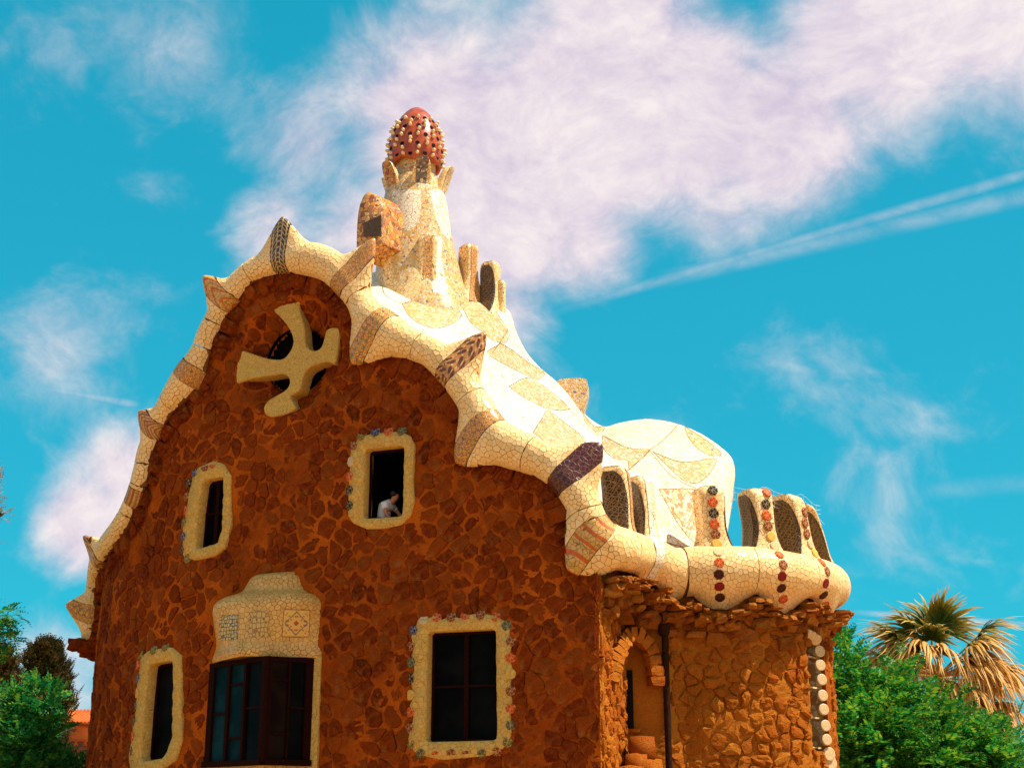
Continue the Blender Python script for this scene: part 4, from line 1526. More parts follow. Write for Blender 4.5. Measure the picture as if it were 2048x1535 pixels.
    # cap
    prof = [(0.0, 0), (0.02, 9), (0.06, 17), (0.12, 25), (0.20, 33.5), (0.32, 42.5), (0.46, 49.5), (0.60, 54), (0.74, 56), (0.86, 55), (0.95, 52.5), (1.0, 50.5), (0.99, 45), (0.92, 42), (0.85, 38)]
    zt = at(829, 216, TY)[2]
    zb = at(829, 337, TY)[2]
    n = 64
    th = np.linspace(0, 2 * math.pi, n, endpoint=False)
    V = np.array([[(c[0] + r * k * math.cos(t), c[1] + r * k * math.sin(t), zt + (zb - zt) * f + (0.04 * math.cos(6 * t) * (f > 0.9))) for t in th] for f, r in prof])
    cap = mesh_obj("mushroom_cap", V.reshape(-1, 3), grid_faces(len(prof), n, False, True), MT["cap"], LODGE, True)
    pf = np.array(prof[:12])
    kv, kf = rock(np.zeros(3), np.eye(3), 0.0)
    kv = kv / np.linalg.norm(kv, axis=1)[:, None]
    km, hm = None, None
    rowsz = np.linspace(0.24, 0.93, 10)
    for r_, f in enumerate(rowsz):
        rr = np.interp(f, pf[:, 0], pf[:, 1]) * k
        cnt = 22
        for q in range(cnt):
            patt = (q + (r_ // 2) % 2) % 2
            a = 2 * math.pi * (q + 0.08 * NR.normal()) / cnt
            ff = f + 0.006 * NR.normal()
            if f < 0.3 and q % 2:
                continue
            nrm = np.array((math.cos(a), math.sin(a), 0.75 * (1 - f) ** 1.4))
            nrm /= np.linalg.norm(nrm)
            P = np.array((c[0] + rr * math.cos(a), c[1] + rr * math.sin(a), zt + (zb - zt) * ff))
            hole = (r_ % 2 == 1) and patt == 0
            if patt == 0 and not hole:
                continue
            if hole:
                if hm is None:
                    t8 = np.linspace(0, 2 * math.pi, 10, endpoint=False)
                    o = mesh_obj("vent_hole", np.vstack((np.stack((np.cos(t8), np.sin(t8), 0 * t8), 1) * 0.062, np.stack((np.cos(t8), np.sin(t8), -0.3 + 0 * t8), 1) * 0.055)),  # flat dark disc; the shade of the hole is in its colour
                                 grid_faces(2, 10, False, True) + [tuple(range(10))], MT["void"], None)
                    hm = o.data
                else:
                    o = bpy.data.objects.new("vent_hole", hm)
                    COL.objects.link(o)
                off = 0.008
            else:
                if km is None:
                    o = mesh_obj("knob", kv * np.array((0.052, 0.052, 0.075)), kf, MT["knob"], None, True)
                    km = o.data
                else:
                    o = bpy.data.objects.new("knob", km)
                    COL.objects.link(o)
                off = 0.035
            o.parent = cap
            qn = Vector(nrm).to_track_quat("Z", "Y")
            o.matrix_local = world_of(cap).inverted() @ Matrix.Translation(Vector(P + nrm * off)) @ qn.to_matrix().to_4x4()
    # dormer with a dark shutter on the left of the tower
    out = zoomed([(128, 1100), (133, 930), (150, 810), (180, 735), (212, 706), (250, 712), (295, 752), (332, 800), (340, 870), (342, 960), (344, 1040), (345, 1105), (338, 1120), (240, 1170), (140, 1215), (128, 1212), (128, 1150)], 680, 200, 3.8375)
    front = np.array([at(x, y, TY - 1.25 - 0.004 * (x - 714)) for x, y in chaikin(out, 2)])
    back_d = np.array((0.95, 1.1, 0.0))
    m = len(front)
    rim = front.mean(0) + (front - front.mean(0)) * 0.93
    V = np.vstack((rim + np.array((-0.02, -0.06, 0)), front, front + back_d * 0.5, front + back_d * 1.0))
    F = grid_faces(4, m, False, True) + [tuple(range(m))]
    mesh_obj("dormer", V, F, MT["mosaic_orange"], LODGE, True)
    sh = [at(x, y, TY - 1.62) for x, y in zoomed([(178, 1045), (176, 945), (318, 878), (316, 1040)], 680, 200, 3.8375)]
    g = Geo()
    sh = np.array(sh)
    for i in range(9):
        t0, t1 = i / 9 + 0.006, (i + 1) / 9 - 0.006
        a, b = sh[0] * (1 - t0) + sh[3] * t0, sh[0] * (1 - t1) + sh[3] * t1
        d_, e_ = sh[1] * (1 - t0) + sh[2] * t0, sh[1] * (1 - t1) + sh[2] * t1
        w = np.array((0, 0.05, 0))
        g.add([a, b, e_, d_, a + w, b + w, e_ + w, d_ + w], [(0, 1, 2, 3), (4, 7, 6, 5), (0, 4, 5, 1), (1, 5, 6, 2), (2, 6, 7, 3), (3, 7, 4, 0)])
    g.obj("shutter", MT["shutter"], LODGE)
    # small mosaic fin on the ridge
    P = [(1112, 764), (1120, 757), (1168, 755), (1176, 762), (1176, 790), (1167, 818), (1170, 838), (1190, 856), (1150, 858), (1130, 800)]
    f3 = np.array([at(x, y, 36.3) for x, y in chaikin(P, 1)])
    m = len(f3)
    V = np.vstack((f3, f3 + np.array((0.05, 0.45, 0))))
    mesh_obj("ridge_fin", V, grid_faces(2, m, False, True) + [tuple(range(m)), tuple(range(2 * m - 1, m - 1, -1))], MT["mosaic"], LODGE, False)


def cap_mat():
    m, nt = new_mat("glazed red cap")
    co = obj_coords(nt)
    n = nt.add("ShaderNodeTexNoise", {0: co, 2: 5.0, 3: 6.0, 4: 0.65})
    b = nt.mix(nt.maprange(n.outputs[0], 0.35, 0.65), rgba((0.30, 0.035, 0.010)), rgba((0.48, 0.085, 0.016)))
    nt.set("Base Color", b)
    nt.set("Roughness", 0.28)
    nt.set("Specular IOR Level", 0.5)
    bump(nt, n.outputs[0], 0.25, 0.02)
    return m


MT["cap"] = cap_mat()
MT["knob"] = plain("cream glazed knob", (0.80, 0.56, 0.28), 0.35, 0.4, 0.15)
MT["shutter"] = plain("weathered shutter board", (0.06, 0.035, 0.022), 0.7, 0.2, 0.4, 14)
tower()


# ------------------------------------------------------------------ ray casting onto the built house
from mathutils.bvhtree import BVHTree


def make_bvh(names):
    V, F, n = [], [], 0
    for o in list(COL.objects):
        if o.type != "MESH" or o.name.split(".")[0] not in names:
            continue
        mw = world_of(o)
        V += [mw @ v.co for v in o.data.vertices]
        F += [tuple(i + n for i in p.vertices) for p in o.data.polygons]
        n += len(o.data.vertices)
    return BVHTree.FromPolygons(V, F)


CAMV = Vector((0, 0, CAM_Z))


def cast(bvh, px, py, spread=2.0):
    loc, nr = None, Vector((0, 0, 0))
    for dx, dy in ((0, 0), (spread, 0), (-spread, 0), (0, spread), (0, -spread)):
        d = Vector(ray(px + dx, py + dy)).normalized()
        l, n, _, _ = bvh.ray_cast(CAMV, d)
        if l is None:
            continue
        if n.dot(d) > 0:
            n = -n
        nr += n
        if dx == 0 and dy == 0:
            loc = l
    return loc, (nr.normalized() if nr.length else None)


DISC = {}


def disc(mat, loc, nrm, r, parent, sides=12, stretch=1.0, up=None, name="tile_disc"):
    key = (mat, sides)
    if key not in DISC:
        t = np.linspace(0, 2 * math.pi, sides, endpoint=False) + math.pi / sides
        c = np.stack((np.cos(t), np.sin(t)), 1)
        V = np.vstack((np.c_[c, np.full(sides, -0.35)], np.c_[c, np.full(sides, 0.12)], np.c_[c * 0.86, np.full(sides, 0.2)]))
        me = bpy.data.meshes.new(name)
        me.from_pydata(V.tolist(), [], [tuple(f) for f in grid_faces(3, sides, False, True)] + [tuple(range(2 * sides, 3 * sides))])
        me.materials.append(DM[mat])
        DISC[key] = me
    o = bpy.data.objects.new(name, DISC[key])
    COL.objects.link(o)
    o.parent = parent
    z = Vector(nrm)
    x = Vector((0, 0, 1)).cross(z).normalized()
    y = z.cross(x)
    m = Matrix((x, y, z)).transposed().to_4x4()
    o.matrix_local = world_of(parent).inverted() @ Matrix.Translation(loc) @ m @ Matrix.Diagonal((r * stretch, r, 0.12, 1))
    return o


# ------------------------------------------------------------------ windows
def frame_ring(W_, parent, mat, name="surround"):
    c, e, ro, rO = W_["c"], W_["e"], W_["ro"], W_["rO"]
    lv = [(rO, -0.05), (rO, 0.035), (rO * 0.97 + ro * 0.03, 0.065), (rO * 0.5 + ro * 0.5, 0.062), (rO * 0.06 + ro * 0.94, 0.058), (ro, 0.035), (ro, -0.16), (ro, -0.36)]
    wob = 0.012 * np.sin(np.arange(len(ro)) * 0.7)
    V = np.array([FAC.pt(*(c + e * r[:, None]).T, o + (wob if 0 < o else 0)) for r, o in lv])
    return mesh_obj(name, V.reshape(-1, 3), grid_faces(len(lv), len(ro), False, True), MT[mat], parent, True)


def sash(W_, parent, vbars, hbars, glass, pane=True, depth=-0.20, fw=0.06):
    c, e, ro = W_["c"], W_["e"], W_["ro"]
    inner = ro - fw
    V = np.array([FAC.pt(*(c + e * r[:, None]).T, o) for r, o in ((ro * 1.01, depth), (ro * 0.5 + inner * 0.5, depth + 0.012), (inner, depth), (inner, depth - 0.06))])
    fr = mesh_obj("sash", V.reshape(-1, 3), grid_faces(4, len(ro), False, True), MT["wood"], parent, False)
    o = W_["o"]
    s0, s1, z0, z1 = o[:, 0].min(), o[:, 0].max(), o[:, 1].min(), o[:, 1].max()
    if pane:
        xs = [0.0] + sorted(vbars) + [1.0]
        ys = [0.0] + sorted(hbars) + [1.0]
        for a, b in zip(xs[:-1], xs[1:]):
            for p, q in zip(ys[:-1], ys[1:]):
                S, Z = s0 + (s1 - s0) * np.array((a, b, b, a)), z0 + (z1 - z0) * np.array((p, p, q, q))
                S = s0 + np.clip((S - s0), 0.005, s1 - s0 - 0.005)
                V = np.vstack((FAC.pt(S, Z, depth - 0.05 + NR.normal(0, 0.002, 4)), FAC.pt(S, Z, depth - 0.07)))
                mesh_obj("pane", V, [(0, 1, 2, 3), (7, 6, 5, 4), (0, 4, 5, 1), (1, 5, 6, 2), (2, 6, 7, 3), (3, 7, 4, 0)], MT[glass], parent)
    for k, (lst, vert) in enumerate(((vbars, True), (hbars, False))):
        for f in lst:
            if vert:
                S, Z = np.full(2, s0 + (s1 - s0) * f), np.array((z0, z1))
            else:
                S, Z = np.array((s0, s1)), np.full(2, z0 + (z1 - z0) * f)
            P = FAC.pt(S, Z, depth - 0.02 + (0.004 if vert else 0))
            n3, t3 = FAC.normal(S[0]), FAC.tangent(S[0])
            w = 0.05 if vert else 0.024
            mid, hf = P.mean(0), (P[1] - P[0]) / 2 * 0.985
            Geo().box(mid, (hf, n3 * 0.028, (t3 if vert else np.array((0, 0, 1.0))) * w)).obj("glazing_bar", MT["wood"], parent)


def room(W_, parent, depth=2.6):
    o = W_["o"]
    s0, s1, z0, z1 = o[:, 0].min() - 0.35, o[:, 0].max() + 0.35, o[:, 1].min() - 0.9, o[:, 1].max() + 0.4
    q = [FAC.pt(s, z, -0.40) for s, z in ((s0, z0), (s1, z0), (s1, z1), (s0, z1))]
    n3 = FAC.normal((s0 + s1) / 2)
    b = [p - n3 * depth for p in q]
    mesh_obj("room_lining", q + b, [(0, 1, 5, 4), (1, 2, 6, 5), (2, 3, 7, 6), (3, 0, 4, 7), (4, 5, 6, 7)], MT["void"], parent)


WINS = []
for W_, lab, args in ((WIN_A, "open upper window with a person inside", dict(vbars=[], hbars=[], glass="glass", pane=False)),
                      (WIN_B, None, dict(vbars=[0.5], hbars=[0.52], glass="glass")), (WIN_C, None, dict(vbars=[], hbars=[], glass="glass")),
                      (WIN_E, "four pane window ringed by mosaic discs", dict(vbars=[0.5], hbars=[0.5], glass="glass"))):
    n3 = FAC.normal(W_["c"][0])
    g = Geo()
    o = W_["o"]
    c = FAC.pt(W_["c"][0], o[:, 1].min(), -0.18)
    w = bpy.data.objects.new("window", None)
    COL.objects.link(w)
    w.location = tuple(c)
    w.parent = LODGE
    w.matrix_parent_inverse = world_of(LODGE).inverted()
    w.empty_display_size = 0.2
    frame_ring(W_, w, "sand")
    sash(W_, w, **args)
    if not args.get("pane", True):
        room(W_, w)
    W_["obj"] = w
    WINS.append(w)

BV = make_bvh({"surround", "facade_wall", "coping_segment", "mosaic_band"})
for W_, rpx in ((WIN_A, 10.5), (WIN_B, 10.0), (WIN_C, 10.5), (WIN_E, 10.5)):
    for (px, py, cl) in W_["discs"]:
        s, z = FAC.hit(px, py, 0.03)
        loc = FAC.pt(s, z, 0.034)
        n3 = FAC.normal(s)
        # discs along the top and bottom tip up or down with the rounded rim
        rel = (np.array((s, z)) - W_["c"]) / (np.abs(W_["O"] - W_["c"]).max(0))
        tilt = n3 + 0.55 * np.array((0, 0, rel[1])) * (abs(rel[1]) > 0.8) + FAC.tangent(s) * 0.5 * rel[0] * (abs(rel[0]) > 0.8)
        disc(cl, loc, tilt / np.linalg.norm(tilt), rpx * proj(loc)[2] / FPX, W_["obj"])

# discs down the bay merlons and parapet
BV2 = make_bvh({"coping_segment", "mosaic_band", "merlon"})
D1 = [(462, 178), (463, 278), (470, 375), (477, 472), (487, 560), (498, 645), (512, 722), (520, 810), (517, 912), (520, 1015), (525, 1110)]
D2 = [(935, 197), (928, 297), (932, 395), (947, 487), (970, 580), (1003, 665), (1043, 742), (1078, 828), (1068, 928), (1062, 1030), (1077, 1125)]
D3 = [(1275, 268), (1267, 368), (1268, 462), (1285, 556), (1315, 645), (1355, 728), (1415, 810), (1462, 885), (1450, 990), (1433, 1090), (1447, 1183)]
for lst, cols in ((D1, "krkrnywrcmc"), (D2, "rkrnywrnmcr"), (D3, "knnnwyrnmcr")):
    for (u, v), cl in zip(lst, cols):
        px, py = 1320 + u / 4.385, 940 + v / 4.385
        loc, n3 = cast(BV2, px, py, 4.0)
        if loc is None:
            continue
        r = 10.6 * proj(np.array(loc))[2] / FPX
        disc(cl, loc + n3 * 0.012, n3, r, LODGE, 8)


# ------------------------------------------------------------------ the cross in its round dish
def cross():
    pts = [(512, 265), (575, 225), (640, 200), (720, 180), (800, 170), (783, 215), (784, 270), (800, 330), (820, 400), (840, 460), (847, 530), (850, 610), (866, 665), (900, 700), (945, 716), (990, 705),
           (1025, 670), (1045, 600), (1060, 510), (1085, 485), (1130, 472), (1175, 472), (1208, 490), (1206, 600), (1190, 740), (1165, 858), (1120, 838), (1075, 825), (1010, 842), (940, 868), (880, 905),
           (845, 965), (835, 1020), (822, 1085), (798, 1135), (750, 1158), (710, 1180), (735, 1240), (782, 1312), (700, 1355), (600, 1388), (510, 1400), (460, 1370), (444, 1320), (450, 1280), (495, 1222),
           (560, 1185), (640, 1140), (690, 1095), (708, 1040), (695, 990), (655, 955), (600, 952), (520, 968), (400, 988), (300, 1002), (225, 1024), (162, 1060), (150, 990), (150, 910), (165, 800),
           (190, 705), (250, 722), (350, 757), (460, 792), (560, 806), (632, 800), (680, 750), (715, 690), (732, 630), (722, 560), (690, 490), (640, 420), (580, 350), (530, 310)]
    px = zoomed(pts, 440, 560, 1433 / 280)
    sz = FAC.hits(px, 0.06)
    sz = chaikin(sz, 1)
    c = sz.mean(0)
    n = len(sz)
    d = np.roll(sz, -1, 0) - np.roll(sz, 1, 0)
    nrm = np.stack((d[:, 1], -d[:, 0]), 1)
    nrm /= np.linalg.norm(nrm, axis=1)[:, None]
    ar = 0.5 * np.sum(sz[:, 0] * np.roll(sz[:, 1], -1) - np.roll(sz[:, 0], -1) * sz[:, 1])
    if ar < 0:
        nrm = -nrm
    rr = np.hypot(*(sz - c).T)
    lean = -0.05 * (sz[:, 1] - c[1])
    V = np.vstack((FAC.pt(*(sz - nrm * 0.02).T, 0.0 + lean), FAC.pt(*sz.T, -0.025 + lean), FAC.pt(*sz.T, -0.16), FAC.pt(*sz.T, -0.38)))
    F = grid_faces(4, n, False, True) + [tuple(range(n))]
    mesh_obj("cross", V, F, MT["cross"], LODGE, False)
    t = np.linspace(0, 2 * math.pi, 40, endpoint=False)
    V = np.vstack([FAC.pt(cs + r * np.cos(t), cz + r * np.sin(t), o) for r, o in ((0.82, -0.32), (0.82, -0.60), (0.76, -0.62))])
    mesh_obj("round_opening", V, grid_faces(3, 40, False, True) + [tuple(range(80, 120))], MT["glass"], LODGE, False)
    for a in (R(45), R(135)):
        q = np.array((math.cos(a), math.sin(a))) * 0.72
        P0, P1 = FAC.pt(cs - q[0], cz - q[1], -0.6), FAC.pt(cs + q[0], cz + q[1], -0.6)
        V, F = tube([P0, (P0 + P1) / 2, P1], 0.035, 6)
        mesh_obj("glazing_bar", V, F, MT["wood"], LODGE)


cross()


# ------------------------------------------------------------------ the oriel with its tiled hood
def oriel():
    w = bpy.data.objects.new("oriel_window", None)
    COL.objects.link(w)
    s_c, z_b = FAC.hit(530, 1524, 0.9)
    w.location = tuple(FAC.pt(s_c, z_b, 0))
    w.parent = LODGE
    w.matrix_parent_inverse = world_of(LODGE).inverted()
    S = [(1310, 424, 645, 1.02, 1.15), (1303, 421, 646, 1.06, 1.15), (1297, 423, 645, 1.05, 1.2), (1288, 427, 641, 0.98, 1.3), (1276, 430, 638, 0.90, 1.6), (1250, 431, 638, 0.86, 2.0),
         (1225, 432, 639, 0.84, 2.4), (1206, 434, 640, 0.82, 2.8), (1195, 440, 637, 0.76, 3.0), (1187, 452, 629, 0.66, 3.0), (1183, 468, 616, 0.56, 2.8), (1179, 480, 608, 0.46, 2.6), (1172, 488, 604, 0.42, 2.6),
         (1162, 495, 601, 0.40, 2.8), (1153, 501, 597, 0.36, 2.8), (1148, 506, 592, 0.25, 2.8), (1146, 512, 588, 0.02, 2.8)]
    rows = []
    m = 41
    x = np.linspace(-1, 1, m)
    for (py, l, r, pr, pw) in S:
        sl, sr = FAC.hit(l, py, 0.03)[0], FAC.hit(r, py, 0.03)[0]
        sm, zc = FAC.hit(535, py, pr * 0.9)
        ss = sl + (sr - sl) * (x + 1) / 2
        f = (1 - np.abs(x) ** pw) ** (1.0 / max(1.0, pw * 0.62))
        rows.append((ss, np.full(m, zc), pr * f))
    V = np.array([FAC.pt(a, b, -0.05 + c) for a, b, c in rows])
    # densify vertically
    K = 4
    VV = np.concatenate([catmull(V[:, j], (len(S) - 1) * K + 1)[:, None] for j in range(m)], 1)
    under = VV[0] * 0.93 + VV[0].mean(0) * 0.07
    VV = np.concatenate((under[None] + np.array((0, 0, 0.02)), VV), 0)
    hood = mesh_obj("hood", VV.reshape(-1, 3), grid_faces(len(VV), m) + [tuple(range(m - 1, -1, -1))], MT["joint"], w, True)
    shards(VV[1:], 0.105, 0.0045, 0.016, MT["shard_hood"], hood)
    hb = BVHTree.FromPolygons([Vector(v) for v in VV.reshape(-1, 3)], grid_faces(len(VV), m))
    z3 = lambda pts: zoomed(pts, 400, 1140, 1010 / 260)
    for q, mt in ((z3([(162, 355), (303, 343), (297, 535), (155, 545)]), "tile_grey"), (z3([(396, 322), (545, 315), (540, 510), (384, 516)]), "tile_ochre"),
                  (z3([(652, 300), (852, 306), (846, 516), (634, 514)]), "tile_red")):
        k = 9
        P, N = np.zeros((k, k, 3)), None
        for i in range(k):
            for j in range(k):
                a, b = i / (k - 1), j / (k - 1)
                p = (1 - a) * ((1 - b) * np.array(q[3]) + b * np.array(q[0])) + a * ((1 - b) * np.array(q[2]) + b * np.array(q[1]))
                loc, nn, _, _ = hb.ray_cast(CAMV, Vector(ray(*p)).normalized())
                if loc is None:
                    loc, nn = Vector(unproj_at(p[0], p[1], 33.0)), Vector((0, -1, 0))
                if nn.y > 0:
                    nn = -nn
                P[i, j] = np.array(loc + nn * 0.028)
        o = mesh_obj("tile_panel", P.reshape(-1, 3), grid_faces(k, k), MT[mt], hood, True)
        uvl = o.data.uv_layers.new(name="UVMap")
        vi = np.zeros(len(o.data.loops), np.int32)
        o.data.loops.foreach_get("vertex_index", vi)
        uvl.data.foreach_set("uv", np.stack(((vi // k) / (k - 1), (vi % k) / (k - 1)), 1).astype(np.float32).reshape(-1))
    # glazed prism
    sl, sr = FAC.hit(419, 1400, 0.05)[0], FAC.hit(622, 1400, 0.05)[0]
    sc = FAC.hit(533, 1400, 0.9)[0]
    zt = FAC.hit(535, 1311, 0.95)[1]
    zb = FAC.hit(529, 1523, 0.95)[1]
    Pl, Pc, Pr = FAC.pt(sl, 0, 0.04), FAC.pt(sc, 0, 0.93), FAC.pt(sr, 0, 0.04)
    up = np.array((0, 0, 1.0))

    def face(a, b, panes):
        L = np.linalg.norm(b - a)
        t = (b - a) / L
        n = np.array((t[1], -t[0], 0))
        if n[1] > 0:
            n = -n
        def bar(f0, f1, z0, z1, d, name="glazing_bar", off=0.0):
            c = a + t * L * (f0 + f1) / 2 + up * (z0 + z1) / 2 + n * off
            Geo().box(c, (t * L * (f1 - f0) / 2, n * d, up * (z1 - z0) / 2)).obj(name, MT["wood"], w)
        bar(0, 1, zt - 0.10, zt, 0.06, "window_frame")
        bar(-0.01, 1.01, zb - 0.06, zb + 0.06, 0.09, "window_frame", 0.02)
        for (f0, f1, hs, mt) in panes:
            g = Geo()
            c = a + t * L * (f0 + f1) / 2 + up * (zt + zb) / 2 - n * 0.02
            g.box(c, (t * L * (f1 - f0) / 2 + t * 0.01, n * 0.008 + t * NR.normal(0, 0.002), up * (zt - zb) / 2 * 0.95))
            g.obj("pane", MT[mt], w)
            for hh in hs:
                z = zt - (zt - zb) * hh
                bar(f0, f1, z - 0.025, z + 0.025, 0.028)
        edges = sorted({p[0] for p in panes} | {p[1] for p in panes})
        for p0, p1 in zip(panes[:-1], panes[1:]):
            bar(p0[1], p1[0], zb, zt, 0.045, "mullion", 0.006)
        bar(0, panes[0][0], zb, zt, 0.055, "window_frame", 0.002)
        bar(panes[-1][1], 1, zb, zt, 0.055, "window_frame", 0.002)
    face(Pl, Pc, [(0.09, 0.33, [0.51], "glass_blue"), (0.38, 0.63, [0.24, 0.76], "glass_blue"), (0.67, 0.94, [0.48], "glass")])
    face(Pc, Pr, [(0.09, 0.46, [0.22, 0.73], "glass_brown"), (0.50, 0.84, [0.48], "glass")])
    V, F = tube([Pc + up * zb, Pc + up * (zb + zt) / 2, Pc + up * zt], 0.075, 10)
    mesh_obj("corner_post", V, F, MT["wood"], w)
    # cream pier on the right and the apron below the sill
    g = Geo()
    q = FAC.hits([(621, 1312), (642, 1312), (640, 1560), (612, 1560)], 0.03)
    z0 = min(q[2, 1], zb)
    a0, a1 = FAC.hit(620, 1400, 0.03)[0], FAC.hit(640, 1400, 0.03)[0]
    V = np.vstack([FAC.pt(np.array((a0, a1, a1, a0)), np.array((z0, z0, zt + 0.05, zt + 0.05)), o) for o in (0.06, -0.03)])
    g.add(V, [(0, 1, 2, 3), (1, 5, 6, 2), (0, 3, 7, 4), (0, 4, 5, 1)])
    g.obj("pier", MT["sand"], w)
    low = [Pl, Pc, Pr]
    n = len(low)
    V = np.vstack([p * 1.0 + up * z + (p - Pc) * k for z, k in ((zb - 0.06, 0.0), (zb - 0.9, -0.12), (0.0, -0.12)) for p in low])
    mesh_obj("apron", V, grid_faces(3, 3), MT["sand"], w)
    V = np.vstack([p + up * (zt - 0.02) for p in low] + [FAC.pt(np.array((sl, sr)), zt - 0.02, 0)])
    mesh_obj("soffit", V, [(0, 1, 2), (0, 2, 4, 3)], MT["wood"], w)


def panel_mat(name, bg, fg, acc, kind):
    m, nt = new_mat(name)
    uv = nt.add("ShaderNodeUVMap").outputs[0]
    c = nt.add("ShaderNodeVectorMath", {0: uv, 1: (0.5, 0.5, 0)}, operation="SUBTRACT").outputs[0]
    ab = nt.add("ShaderNodeVectorMath", {0: c}, operation="ABSOLUTE").outputs[0]
    sp = nt.add("ShaderNodeSeparateXYZ", {0: ab})
    man = nt.math("ADD", sp.outputs[0], sp.outputs[1])
    if kind == 2:  # diamond with leafy border
        v = nt.add("ShaderNodeTexVoronoi", {"Vector": ab, "Scale": 9.0, "Randomness": 0.8}, feature="F1")
        k = nt.maprange(v.outputs["Distance"], 0.34, 0.42)
        base = nt.mix(k, rgba(bg), rgba(fg))
        d = nt.math("ABSOLUTE", nt.math("SUBTRACT", man, 0.42))
        base = nt.mix(nt.maprange(nt.math("ADD", d, nt.math("MULTIPLY", v.outputs["Distance"], 0.05)), 0.045, 0.06, 1.0, 0.0), base, rgba(acc))
        base = nt.mix(nt.maprange(man, 0.10, 0.12, 1.0, 0.0), base, rgba((0.4, 0.06, 0.01)))
        mx = nt.math("MAXIMUM", sp.outputs[0], sp.outputs[1])
        base = nt.mix(nt.maprange(mx, 0.475, 0.48), base, rgba((0.3, 0.05, 0.02)))
    else:
        v = nt.add("ShaderNodeTexVoronoi", {"Vector": uv, "Scale": 7.0 if kind == 0 else 5.0, "Randomness": 0.5}, feature="DISTANCE_TO_EDGE")
        k = nt.maprange(v.outputs["Distance"], 0.08, 0.14)
        base = nt.mix(k, rgba(fg), rgba(bg))
        v2 = nt.add("ShaderNodeTexVoronoi", {"Vector": uv, "Scale": 3.0, "Randomness": 0.15}, feature="F1", distance="MANHATTAN")
        base = nt.mix(nt.maprange(v2.outputs["Distance"], 0.18, 0.22, 1.0, 0.0), base, rgba(acc))
    nt.set("Base Color", base)
    nt.set("Roughness", 0.35)
    return m


MT["tile_grey"] = panel_mat("grey patterned tile", (0.62, 0.42, 0.14), (0.10, 0.09, 0.07), (0.05, 0.05, 0.05), 0)
MT["tile_ochre"] = panel_mat("ochre patterned tile", (0.62, 0.38, 0.09), (0.36, 0.17, 0.03), (0.10, 0.05, 0.02), 1)
MT["tile_red"] = panel_mat("red diamond tile", (0.55, 0.13, 0.02), (0.72, 0.42, 0.10), (0.13, 0.12, 0.11), 2)
oriel()


